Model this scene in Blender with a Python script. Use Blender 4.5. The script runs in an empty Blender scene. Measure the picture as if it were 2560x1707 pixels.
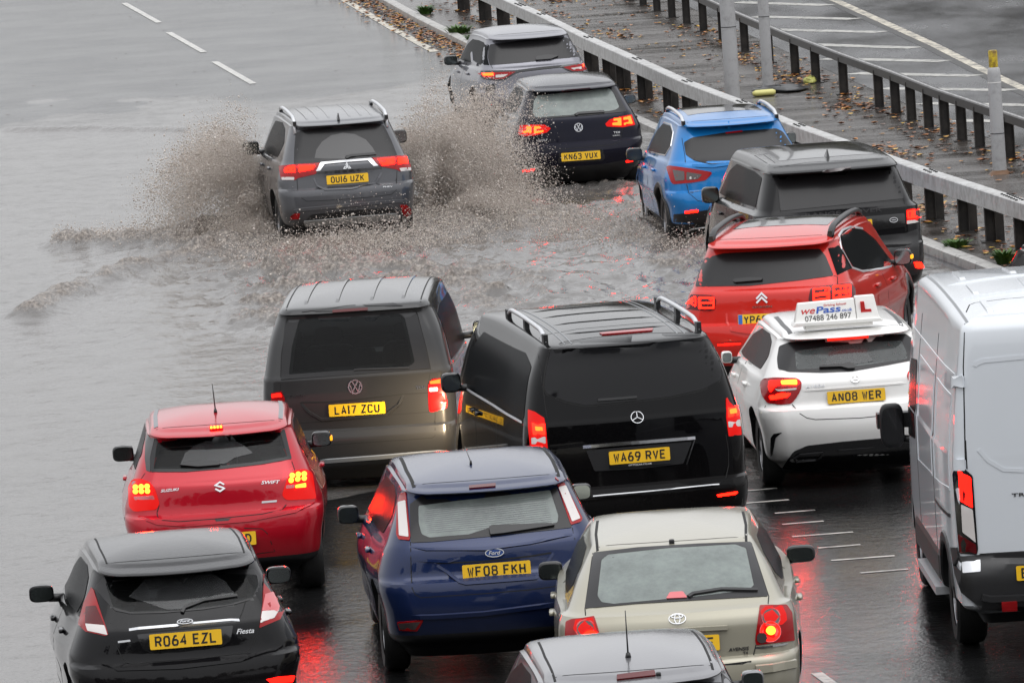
import bpy, bmesh, math, random
import numpy as np
from mathutils import Vector, Matrix
from mathutils.bvhtree import BVHTree
from mathutils.geometry import delaunay_2d_cdt

R = math.radians
SC = bpy.context.scene
COL = SC.collection
random.seed(7)
RNG = np.random.default_rng(11)

# ------------------------------------------------------------------ camera, sky, sun, exposure
FPX, PITCH, ROLL, CAMH = 19000.0, R(5.913), R(3.805), 8.47      # focal length in pixels of a 2560 px wide picture
cam_data = bpy.data.cameras.new('camera')
cam = bpy.data.objects.new('camera', cam_data)
COL.objects.link(cam)
cam_data.sensor_width = 36.0
cam_data.lens = FPX / 2560 * 36.0
cam_data.clip_start = 1.0
cam_data.clip_end = 3000.0
cam.matrix_world = (Matrix.Translation((0, 0, CAMH)) @ Matrix.Rotation(math.pi / 2 - PITCH, 4, 'X')
                    @ Matrix.Rotation(-ROLL, 4, 'Z'))
SC.camera = cam

SUN_EL, SUN_AZ = R(68), R(150)          # azimuth measured from +Y towards +X
world = bpy.data.worlds.new("World")
SC.world = world
world.use_nodes = True
wn = world.node_tree
wn.nodes.clear()
w_out = wn.nodes.new('ShaderNodeOutputWorld')
w_bg = wn.nodes.new('ShaderNodeBackground')
w_sky = wn.nodes.new('ShaderNodeTexSky')
w_sky.sky_type = 'NISHITA'
w_sky.sun_disc = False
w_sky.sun_elevation = SUN_EL
w_sky.sun_rotation = SUN_AZ
w_sky.dust_density = 6.0
w_sky.air_density = 1.6
w_sky.ozone_density = 1.0
w_hsv = wn.nodes.new('ShaderNodeHueSaturation')
w_hsv.inputs['Saturation'].default_value = 0.10
wn.links.new(w_sky.outputs[0], w_hsv.inputs['Color'])
w_gam = wn.nodes.new('ShaderNodeGamma')             # closed cloud cover: the sky evened out
w_gam.inputs[1].default_value = 0.3
w_mul = wn.nodes.new('ShaderNodeMix')
w_mul.data_type = 'RGBA'
w_mul.blend_type = 'MULTIPLY'
w_mul.clamp_result = False
w_mul.inputs['Factor'].default_value = 1.0
w_mul.inputs['B'].default_value = (6.0, 6.05, 6.2, 1)
wn.links.new(w_hsv.outputs[0], w_gam.inputs[0])
wn.links.new(w_gam.outputs[0], w_mul.inputs['A'])
# an overcast sky is brighter overhead than at the horizon
w_tc = wn.nodes.new('ShaderNodeTexCoord')
w_sep = wn.nodes.new('ShaderNodeSeparateXYZ')
w_ma = wn.nodes.new('ShaderNodeMath')
w_ma.operation = 'MULTIPLY_ADD'
w_ma.use_clamp = False
w_ma.inputs[1].default_value = 0.55
w_ma.inputs[2].default_value = 0.80
w_mul2 = wn.nodes.new('ShaderNodeMix')
w_mul2.data_type = 'RGBA'
w_mul2.blend_type = 'MULTIPLY'
w_mul2.clamp_result = False
w_mul2.inputs['Factor'].default_value = 1.0
wn.links.new(w_tc.outputs['Generated'], w_sep.inputs[0])
wn.links.new(w_sep.outputs['Z'], w_ma.inputs[0])
wn.links.new(w_mul.outputs['Result'], w_mul2.inputs['A'])
wn.links.new(w_ma.outputs[0], w_mul2.inputs['B'])
wn.links.new(w_mul2.outputs['Result'], w_bg.inputs[0])
w_bg.inputs[1].default_value = 0.12
wn.links.new(w_bg.outputs[0], w_out.inputs[0])

sun_d = bpy.data.lights.new('sun', 'SUN')
sun_d.energy = 0.5
sun_d.use_shadow = True
sun_d.angle = R(60)
sun_d.color = (1.0, 0.98, 0.95)
sun = bpy.data.objects.new('sun', sun_d)
COL.objects.link(sun)
sd = Vector((math.sin(SUN_AZ) * math.cos(SUN_EL), math.cos(SUN_AZ) * math.cos(SUN_EL), math.sin(SUN_EL)))
sun.rotation_euler = sd.to_track_quat('Z', 'Y').to_euler()

SC.view_settings.view_transform = 'Standard'
SC.view_settings.look = 'None'
SC.view_settings.exposure = 0.06
SC.view_settings.gamma = 1.0
SC.cycles.max_bounces = 8
SC.cycles.transparent_max_bounces = 12
SC.cycles.caustics_reflective = False
SC.cycles.caustics_refractive = False

# ------------------------------------------------------------------ helpers
def ray(x, y):
    """a point of the photograph (2560 px wide) -> ray in the world"""
    dx, dy = x - 1280.0, y - 853.5
    X = dx * math.cos(ROLL) - dy * math.sin(ROLL)
    V = dx * math.sin(ROLL) + dy * math.cos(ROLL)
    d = Vector((X / FPX, math.cos(PITCH) - V / FPX * math.sin(PITCH), -math.sin(PITCH) - V / FPX * math.cos(PITCH)))
    return Vector((0, 0, CAMH)), d.normalized()

def ground(x, y, z=0.0):
    o, d = ray(x, y)
    return o + d * ((z - o.z) / d.z)

def link(o, parent=None):
    COL.objects.link(o)
    if parent is not None:
        o.parent = parent
    return o

def mesh_obj(name, verts, faces, mat, parent=None, smooth=True, sharp=None):
    me = bpy.data.meshes.new(name)
    me.from_pydata([tuple(v) for v in verts], [], faces)
    me.update()
    if smooth:
        me.polygons.foreach_set('use_smooth', [True] * len(me.polygons))
        if sharp:
            me.set_sharp_from_angle(angle=R(sharp))
    mats = mat if isinstance(mat, (list, tuple)) else [mat]
    for m in mats:
        me.materials.append(m)
    o = bpy.data.objects.new(name, me)
    return link(o, parent)

def tag(o, label, cat, group=None, kind=None):
    if label: o['label'] = label
    if cat: o['category'] = cat
    if group: o['group'] = group
    if kind: o['kind'] = kind
    return o

def empty(name, loc, rz=0.0):
    o = bpy.data.objects.new(name, None)
    o.location = loc
    o.rotation_euler = (0, 0, rz)
    o.empty_display_size = 0.2
    return link(o)

# ------------------------------------------------------------------ materials
def new_mat(name):
    m = bpy.data.materials.new(name)
    m.use_nodes = True
    nt = m.node_tree
    b = nt.nodes['Principled BSDF']
    return m, nt, b

def N(nt, typ, **kw):
    n = nt.nodes.new(typ)
    for k, v in kw.items():
        if hasattr(n, k): setattr(n, k, v)
        else: n.inputs[k].default_value = v
    return n

def simple(name, col, rough=0.4, metal=0.0, coat=0.0, spec=0.5, emit=None, es=0.0, bump=None):
    m, nt, b = new_mat(name)
    b.inputs['Base Color'].default_value = (*col, 1)
    b.inputs['Roughness'].default_value = rough
    b.inputs['Metallic'].default_value = metal
    b.inputs['Coat Weight'].default_value = coat
    b.inputs['Coat Roughness'].default_value = 0.04
    b.inputs['Specular IOR Level'].default_value = spec
    if emit:
        b.inputs['Emission Color'].default_value = (*emit, 1)
        b.inputs['Emission Strength'].default_value = es
    if bump:
        t = N(nt, 'ShaderNodeTexCoord')
        n = N(nt, 'ShaderNodeTexNoise', Scale=bump[0], Detail=3.0)
        nt.links.new(t.outputs['Object'], n.inputs['Vector'])
        bp = N(nt, 'ShaderNodeBump', Strength=bump[1], Distance=bump[2])
        nt.links.new(n.outputs[0], bp.inputs['Height'])
        nt.links.new(bp.outputs[0], b.inputs['Normal'])
    return m

def paint(name, col, metal=0.35, rough=0.22, grime=0.2, beads=0.5, coat=0.9, spec=0.1, ior=1.45):
    """wet car paint: road film low down, rain beads on top, dark inside of the shell"""
    m, nt, b = new_mat(name)
    L = nt.links
    tc = N(nt, 'ShaderNodeTexCoord')
    sep = N(nt, 'ShaderNodeSeparateXYZ')
    L.new(tc.outputs['Object'], sep.inputs[0])
    nz = N(nt, 'ShaderNodeTexNoise', Scale=2.2, Detail=6.0, Roughness=0.65)
    L.new(tc.outputs['Object'], nz.inputs['Vector'])
    hmap = N(nt, 'ShaderNodeMapRange')
    hmap.inputs['From Min'].default_value = 0.9
    hmap.inputs['From Max'].default_value = 0.25
    L.new(sep.outputs['Z'], hmap.inputs['Value'])
    mul = N(nt, 'ShaderNodeMath', operation='MULTIPLY')
    L.new(hmap.outputs[0], mul.inputs[0]); L.new(nz.outputs[0], mul.inputs[1])
    add = N(nt, 'ShaderNodeMath', operation='MULTIPLY_ADD')
    L.new(nz.outputs[0], add.inputs[0]); add.inputs[1].default_value = 0.14; L.new(mul.outputs[0], add.inputs[2])
    gm = N(nt, 'ShaderNodeMath', operation='MULTIPLY')
    L.new(add.outputs[0], gm.inputs[0]); gm.inputs[1].default_value = grime
    mix = N(nt, 'ShaderNodeMix', data_type='RGBA')
    L.new(gm.outputs[0], mix.inputs['Factor'])
    mix.inputs['A'].default_value = (*col, 1)
    mix.inputs['B'].default_value = (0.11, 0.09, 0.07, 1)
    L.new(mix.outputs['Result'], b.inputs['Base Color'])
    b.inputs['Metallic'].default_value = metal
    ro = N(nt, 'ShaderNodeMath', operation='MULTIPLY_ADD')
    L.new(gm.outputs[0], ro.inputs[0]); ro.inputs[1].default_value = 0.8; ro.inputs[2].default_value = rough
    L.new(ro.outputs[0], b.inputs['Roughness'])
    b.inputs['Coat Weight'].default_value = coat
    b.inputs['Specular IOR Level'].default_value = spec
    b.inputs['Coat IOR'].default_value = ior
    cr = N(nt, 'ShaderNodeMath', operation='MULTIPLY_ADD')
    L.new(gm.outputs[0], cr.inputs[0]); cr.inputs[1].default_value = 0.5; cr.inputs[2].default_value = 0.03
    L.new(cr.outputs[0], b.inputs['Coat Roughness'])
    # beads of rain
    v = N(nt, 'ShaderNodeTexNoise', Scale=46.0, Detail=2.0, Roughness=0.6)
    L.new(tc.outputs['Object'], v.inputs['Vector'])
    gn = N(nt, 'ShaderNodeNewGeometry')
    sn = N(nt, 'ShaderNodeSeparateXYZ'); L.new(gn.outputs['Normal'], sn.inputs[0])
    upw = N(nt, 'ShaderNodeMapRange')
    upw.inputs['From Min'].default_value = 0.55; upw.inputs['From Max'].default_value = 0.97
    upw.inputs['To Min'].default_value = beads * .12; upw.inputs['To Max'].default_value = beads
    L.new(sn.outputs['Z'], upw.inputs['Value'])
    bp = N(nt, 'ShaderNodeBump', Distance=0.002)
    L.new(upw.outputs[0], bp.inputs['Strength'])
    L.new(v.outputs[0], bp.inputs['Height'])
    L.new(bp.outputs[0], b.inputs['Coat Normal'])
    geo = N(nt, 'ShaderNodeNewGeometry')
    dk = N(nt, 'ShaderNodeBsdfDiffuse', Color=(0.012, 0.012, 0.013, 1))
    mx = N(nt, 'ShaderNodeMixShader')
    L.new(geo.outputs['Backfacing'], mx.inputs[0])
    L.new(b.outputs[0], mx.inputs[1]); L.new(dk.outputs[0], mx.inputs[2])
    L.new(mx.outputs[0], nt.nodes['Material Output'].inputs['Surface'])
    return m

def glass_tint(name, tint, mist_col, mist, ior=1.35):
    """wet, misted car glass that is really see-through"""
    m, nt, b = new_mat(name)
    L = nt.links
    tr = N(nt, 'ShaderNodeBsdfTransparent', Color=(*tint, 1))
    df = N(nt, 'ShaderNodeBsdfDiffuse', Color=(*mist_col, 1))
    tl = N(nt, 'ShaderNodeBsdfTranslucent', Color=(*mist_col, 1))
    m0 = N(nt, 'ShaderNodeMixShader', Fac=0.45)
    L.new(df.outputs[0], m0.inputs[1]); L.new(tl.outputs[0], m0.inputs[2])
    tc = N(nt, 'ShaderNodeTexCoord')
    nz = N(nt, 'ShaderNodeTexNoise', Scale=5.0, Detail=6.0, Roughness=0.7)
    L.new(tc.outputs['Object'], nz.inputs['Vector'])
    mp = N(nt, 'ShaderNodeMapRange')
    mp.inputs['From Min'].default_value = 0.3; mp.inputs['From Max'].default_value = 0.75
    mp.inputs['To Min'].default_value = mist * 0.75; mp.inputs['To Max'].default_value = min(1, mist * 1.25)
    L.new(nz.outputs[0], mp.inputs['Value'])
    m1 = N(nt, 'ShaderNodeMixShader')
    L.new(mp.outputs[0], m1.inputs[0]); L.new(tr.outputs[0], m1.inputs[1]); L.new(m0.outputs[0], m1.inputs[2])
    gl = N(nt, 'ShaderNodeBsdfGlossy', Color=(1, 1, 1, 1), Roughness=0.08)
    fr = N(nt, 'ShaderNodeFresnel', IOR=ior)
    m2 = N(nt, 'ShaderNodeMixShader')
    L.new(fr.outputs[0], m2.inputs[0]); L.new(m1.outputs[0], m2.inputs[1]); L.new(gl.outputs[0], m2.inputs[2])
    L.new(m2.outputs[0], nt.nodes['Material Output'].inputs['Surface'])
    nt.nodes.remove(b)
    return m

def lit(name, col, strength, base=(0.12, 0.003, 0.003)):
    return simple(name, base, 0.25, emit=col, es=strength, coat=0.0, spec=0.15)

MAT = dict(
    glass=simple('dark_wet_glass', (0.012, 0.0115, 0.0125), 0.3, spec=0.3, coat=0.12, bump=(140, 0.25, 0.002)),
    glass_wiped=simple('wiped_dark_glass', (0.030, 0.029, 0.030), 0.3, coat=0.3),
    glass_side=simple('side_glass', (0.010, 0.011, 0.012), 0.25, spec=0.015),
    glass_deep=simple('black_tinted_glass', (0.006, 0.006, 0.007), 0.25, spec=0.15, coat=0.2, bump=(140, 0.2, 0.002)),
    glass_mist=glass_tint('misted_glass', (0.70, 0.76, 0.73), (0.46, 0.52, 0.495), 0.70),
    glass_mid=glass_tint('lightly_misted_glass', (0.5, 0.53, 0.53), (0.20, 0.22, 0.22), 0.50),
    glass_dim=glass_tint('tinted_misted_glass', (0.36, 0.39, 0.39), (0.018, 0.0185, 0.019), 0.36, 1.24),
    wiped=glass_tint('wiped_film', (0.93, 0.93, 0.93), (0.17, 0.175, 0.18), 0.40),
    clear=glass_tint('windscreen_glass', (0.82, 0.86, 0.84), (0.5, 0.52, 0.52), 0.10),
    black=simple('black_plastic', (0.012, 0.012, 0.013), 0.38),
    gloss_black=simple('gloss_black', (0.008, 0.008, 0.009), 0.12, coat=0.5),
    gap=simple('panel_gap', (0.004, 0.004, 0.004), 0.8),
    rubber=simple('rubber_tyre', (0.007, 0.007, 0.007), 0.6, bump=(90, 0.4, 0.01)),
    rim=simple('alloy_rim', (0.22, 0.22, 0.23), 0.3, metal=0.9),
    chrome=simple('chrome', (0.72, 0.72, 0.73), 0.14, metal=1.0),
    satin=simple('satin_silver', (0.62, 0.63, 0.65), 0.32, metal=0.55),
    silver_trim=simple('silver_trim', (0.50, 0.50, 0.50), 0.35, metal=0.6),
    grey_trim=simple('grey_strip', (0.20, 0.21, 0.22), 0.4, metal=0.2),
    dull=simple('dark_badge', (0.05, 0.05, 0.052), 0.35, metal=0.6),
    yellow=simple('plate_yellow', (0.82, 0.48, 0.012), 0.38),
    plate_ink=simple('plate_black', (0.012, 0.012, 0.012), 0.4),
    plate_blue=simple('plate_blue', (0.02, 0.13, 0.5), 0.4),
    red=simple('red_lens', (0.30, 0.004, 0.006), 0.2, spec=0.25, coat=0.25),
    red_dark=simple('dark_red_lens', (0.085, 0.003, 0.005), 0.2, spec=0.25, coat=0.25),
    red_glow=lit('glowing_red_lens', (1, 0.010, 0.006), 0.62, (0.18, 0.003, 0.003)),
    pink=simple('pale_red_lens', (0.58, 0.13, 0.14), 0.2, coat=0.3),
    smoke=simple('smoked_lens', (0.06, 0.045, 0.045), 0.15, coat=0.8),
    white_lens=simple('clear_lens', (0.62, 0.58, 0.56), 0.18, coat=0.8, bump=(120, 0.4, 0.004)),
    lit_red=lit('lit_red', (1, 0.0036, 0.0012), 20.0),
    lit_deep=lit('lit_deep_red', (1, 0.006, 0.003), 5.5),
    lit_soft=lit('lit_soft_red', (1, 0.02, 0.008), 1.3),
    lit_orange=lit('lit_orange', (1, 0.0155, 0.0016), 33.0),
    lit_yellow=lit('lit_yellow', (1, 0.017, 0.0014), 75.0),
    lit_amber=lit('lit_amber', (1, 0.42, 0.01), 1.6),
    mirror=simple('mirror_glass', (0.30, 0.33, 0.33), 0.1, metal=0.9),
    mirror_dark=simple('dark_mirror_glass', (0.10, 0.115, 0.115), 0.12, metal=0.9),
    seat=simple('seat_cloth', (0.022, 0.022, 0.025), 0.8),
    white=simple('white_plastic', (0.78, 0.77, 0.74), 0.35),
    ink=simple('black_print', (0.02, 0.02, 0.025), 0.5),
    ink_red=simple('red_print', (0.55, 0.02, 0.02), 0.5),
    ink_blue=simple('blue_print', (0.02, 0.09, 0.42), 0.5),
    oval_blue=simple('blue_enamel', (0.02, 0.06, 0.22), 0.2, coat=0.6),
    oval_black=simple('black_enamel', (0.02, 0.02, 0.025), 0.2, coat=0.6),
    headlamp=lit('lit_headlamp', (1, 0.82, 0.55), 12.0, (0.8, 0.8, 0.8)),
)
PAINT = dict(
    graphite=paint('graphite_paint', (0.085, 0.087, 0.096), 0.55, 0.3),
    silver_lilac=paint('silver_paint', (0.19, 0.19, 0.215), 0.6, 0.3),
    navy=paint('navy_paint', (0.004, 0.0045, 0.014), 0.2, 0.28, 0.12, coat=1.0, spec=0.03, ior=1.27),
    blue=paint('bright_blue_paint', (0.007, 0.17, 0.47), 0.2, 0.3, 0.15),
    black_grey=paint('black_grey_paint', (0.007, 0.007, 0.008), 0.15, 0.3, 0.12, .7, coat=1.0, spec=0.02, ior=1.28),
    coral=paint('coral_red_paint', (0.55, 0.020, 0.014), 0.1, 0.3, 0.12),
    white=paint('white_paint', (0.80, 0.79, 0.77), 0.0, 0.3, 0.16),
    van_white=paint('van_white_paint', (0.62, 0.65, 0.685), 0.0, 0.34, 0.4),
    van_grey=paint('van_grey_paint', (0.042, 0.042, 0.043), 0.4, 0.3, 0.12, coat=1.0, spec=.05, ior=1.32),
    black=paint('black_paint', (0.0025, 0.0025, 0.003), 0.0, 0.2, 0.06, .2, coat=1.0, spec=0.01, ior=1.26),
    ruby=paint('ruby_red_paint', (0.43, 0.004, 0.016), 0.25, 0.28, 0.08),
    black_wet=paint('wet_black_paint', (0.004, 0.004, 0.005), 0.05, 0.25, 0.08, .9, coat=1.0, spec=0.02, ior=1.3),
    royal=paint('royal_blue_paint', (0.005, 0.016, 0.068), 0.3, 0.3, 0.15),
    champagne=paint('champagne_paint', (0.36, 0.34, 0.27), 0.4, 0.32, 0.22),
    mid_grey=paint('mid_grey_paint', (0.17, 0.17, 0.18), 0.5, 0.3),
)
# ------------------------------------------------------------------ car builder
def catmull(rows, step):
    """rows: list of tuples; a row whose last item is 'S' is a hard break"""
    out = []
    n = len(rows)
    vals = [np.array(r[:6], float) for r in rows]
    sharp = [len(r) > 6 for r in rows]
    for i in range(n - 1):
        p1, p2 = vals[i], vals[i + 1]
        p0 = vals[i - 1] if i > 0 and not sharp[i] else p1
        p3 = vals[i + 2] if i + 2 < n and not sharp[i + 1] else p2
        d = math.hypot(p2[0] - p1[0], p2[1] - p1[1], (p2[2] - p1[2]) * 0.5)
        k = max(1, int(round(d / step)))
        for j in range(k):
            t = j / k
            m1 = (p2 - p0) * 0.5 if p0 is not p1 else (p2 - p1)
            m2 = (p3 - p1) * 0.5 if p3 is not p2 else (p2 - p1)
            # limit tangents so that tiny steps next to long ones do not overshoot
            for m in (m1, m2):
                lim = np.abs(p2 - p1) * 2.0
                np.clip(m, -lim, lim, out=m)
            h = (2*t**3-3*t**2+1)*p1 + (t**3-2*t**2+t)*m1 + (-2*t**3+3*t**2)*p2 + (t**3-t**2)*m2
            out.append((h, i + t))
    out.append((vals[-1], n - 1))
    return out

def round_poly(p, r):
    if r <= 0: return [Vector((a[0], a[1])) for a in p]
    out = []
    n = len(p)
    for i in range(n):
        a, b, c = Vector(p[i - 1][:2]), Vector(p[i][:2]), Vector(p[(i + 1) % n][:2])
        la, lc = (a - b).length, (c - b).length
        da = b + (a - b) * min(r / max(la, 1e-6), 0.45)
        dc = b + (c - b) * min(r / max(lc, 1e-6), 0.45)
        for k in range(5):
            t = k / 4
            out.append(da * (1 - t) ** 2 + b * 2 * t * (1 - t) + dc * t ** 2)
    return out

def inside(poly, x, y):
    c = False
    n = len(poly)
    j = n - 1
    for i in range(n):
        xi, yi = poly[i][0], poly[i][1]
        xj, yj = poly[j][0], poly[j][1]
        if (yi > y) != (yj > y) and x < (xj - xi) * (y - yi) / (yj - yi) + xi:
            c = not c
        j = i
    return c

def superell(a, b, c, n1=0.5, n2=0.5, nu=12, nv=20):
    sg = lambda v, e: math.copysign(abs(v) ** e, v)
    vs, fs = [], []
    for i in range(nu + 1):
        u = -math.pi / 2 + math.pi * i / nu
        for j in range(nv):
            w = 2 * math.pi * j / nv
            vs.append(Vector((a * sg(math.cos(u), n1) * sg(math.cos(w), n2), b * sg(math.cos(u), n1) * sg(math.sin(w), n2), c * sg(math.sin(u), n1))))
    for i in range(nu):
        for j in range(nv):
            k = (j + 1) % nv
            fs.append((i * nv + j, i * nv + k, (i + 1) * nv + k, (i + 1) * nv + j))
    return vs, fs

def tube_mesh(pts, rad, n=8, caps=True):
    vs, fs = [], []
    m = len(pts)
    pts = [Vector(p) for p in pts]
    if not isinstance(rad, (list, tuple)): rad = [rad] * m
    for i in range(m):
        t = (pts[min(i + 1, m - 1)] - pts[max(i - 1, 0)]).normalized()
        up = Vector((0, 0, 1)) if abs(t.z) < 0.9 else Vector((0, 1, 0))
        s = t.cross(up).normalized(); u = s.cross(t).normalized()
        for k in range(n):
            a = 2 * math.pi * k / n
            vs.append(pts[i] + (s * math.cos(a) + u * math.sin(a)) * rad[i])
    for i in range(m - 1):
        for k in range(n):
            k2 = (k + 1) % n
            fs.append((i * n + k, i * n + k2, (i + 1) * n + k2, (i + 1) * n + k))
    if caps:
        fs.append(tuple(range(n - 1, -1, -1))); fs.append(tuple((m - 1) * n + k for k in range(n)))
    return vs, fs

def box_mesh(x0, x1, y0, y1, z0, z1):
    v = [(x0, y0, z0), (x1, y0, z0), (x1, y1, z0), (x0, y1, z0), (x0, y0, z1), (x1, y0, z1), (x1, y1, z1), (x0, y1, z1)]
    f = [(0, 3, 2, 1), (4, 5, 6, 7), (0, 1, 5, 4), (1, 2, 6, 5), (2, 3, 7, 6), (3, 0, 4, 7)]
    return v, f

def join(parts):
    vs, fs = [], []
    for v, f in parts:
        o = len(vs)
        vs += list(v); fs += [tuple(i + o for i in q) for q in f]
    return vs, fs

def text_mesh(body, shear=0.0, bold=0.0):
    """flat letters, height 1, centred, from the built-in font"""
    cu = bpy.data.curves.new('lettering', 'FONT')
    cu.body = body
    cu.shear = shear
    cu.offset = bold
    cu.resolution_u = 4
    cu.fill_mode = 'FRONT'
    o = bpy.data.objects.new('lettering', cu)
    COL.objects.link(o)
    dg = bpy.context.evaluated_depsgraph_get()
    me = o.evaluated_get(dg).to_mesh()
    vs = [v.co.copy() for v in me.vertices]
    fs = [tuple(p.vertices) for p in me.polygons]
    o.evaluated_get(dg).to_mesh_clear()
    bpy.data.objects.remove(o)
    bpy.data.curves.remove(cu)
    if not vs: return [], []
    x0 = min(v.x for v in vs); x1 = max(v.x for v in vs); y0 = min(v.y for v in vs); y1 = max(v.y for v in vs)
    return [Vector(((v.x - (x0 + x1) / 2) / (y1 - y0), (v.y - (y0 + y1) / 2) / (y1 - y0), 0)) for v in vs], fs

def thicken(vs, fs, d):
    """give flat faces in the xy plane a thickness d upwards"""
    n = len(vs)
    out = [Vector((v[0], v[1], d)) for v in vs] + [Vector((v[0], v[1], 0)) for v in vs]
    ff = [tuple(f) for f in fs]
    cnt = {}
    for f in fs:
        for i in range(len(f)):
            a, b = f[i], f[(i + 1) % len(f)]
            cnt[(a, b)] = cnt.get((a, b), 0) + 1
    for (a, b) in list(cnt):
        if (b, a) not in cnt:
            ff.append((b, a, a + n, b + n))
    return out, ff

def stroke_mesh(lines, w):
    """flat strips of width w along 2D polylines"""
    vs, fs = [], []
    for ln in lines:
        p = [Vector((a[0], a[1])) for a in ln]
        closed = (p[0] - p[-1]).length < 1e-6
        if closed: p = p[:-1]
        m = len(p)
        o = len(vs)
        for i in range(m):
            a = p[i - 1] if (i > 0 or closed) else p[i]
            b = p[(i + 1) % m] if (i < m - 1 or closed) else p[i]
            t1 = (p[i] - a); t2 = (b - p[i])
            t1 = t1.normalized() if t1.length > 0 else t2.normalized()
            t2 = t2.normalized() if t2.length > 0 else t1
            t = (t1 + t2)
            t = t.normalized() if t.length > 1e-4 else t1
            nrm = Vector((-t.y, t.x))
            k = 1 / max(0.45, abs(nrm.dot(Vector((-t1.y, t1.x)))))
            vs.append(Vector((*(p[i] + nrm * w / 2 * k), 0))); vs.append(Vector((*(p[i] - nrm * w / 2 * k), 0)))
        for i in range(m if closed else m - 1):
            j = (i + 1) % m
            fs.append((o + 2 * i, o + 2 * i + 1, o + 2 * j + 1, o + 2 * j))
    return vs, fs

def ellipse(a, b, n=28, cx=0, cy=0, a0=0):
    return [(cx + a * math.cos(a0 + 2 * math.pi * k / n), cy + b * math.sin(a0 + 2 * math.pi * k / n)) for k in range(n + 1)]

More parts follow.
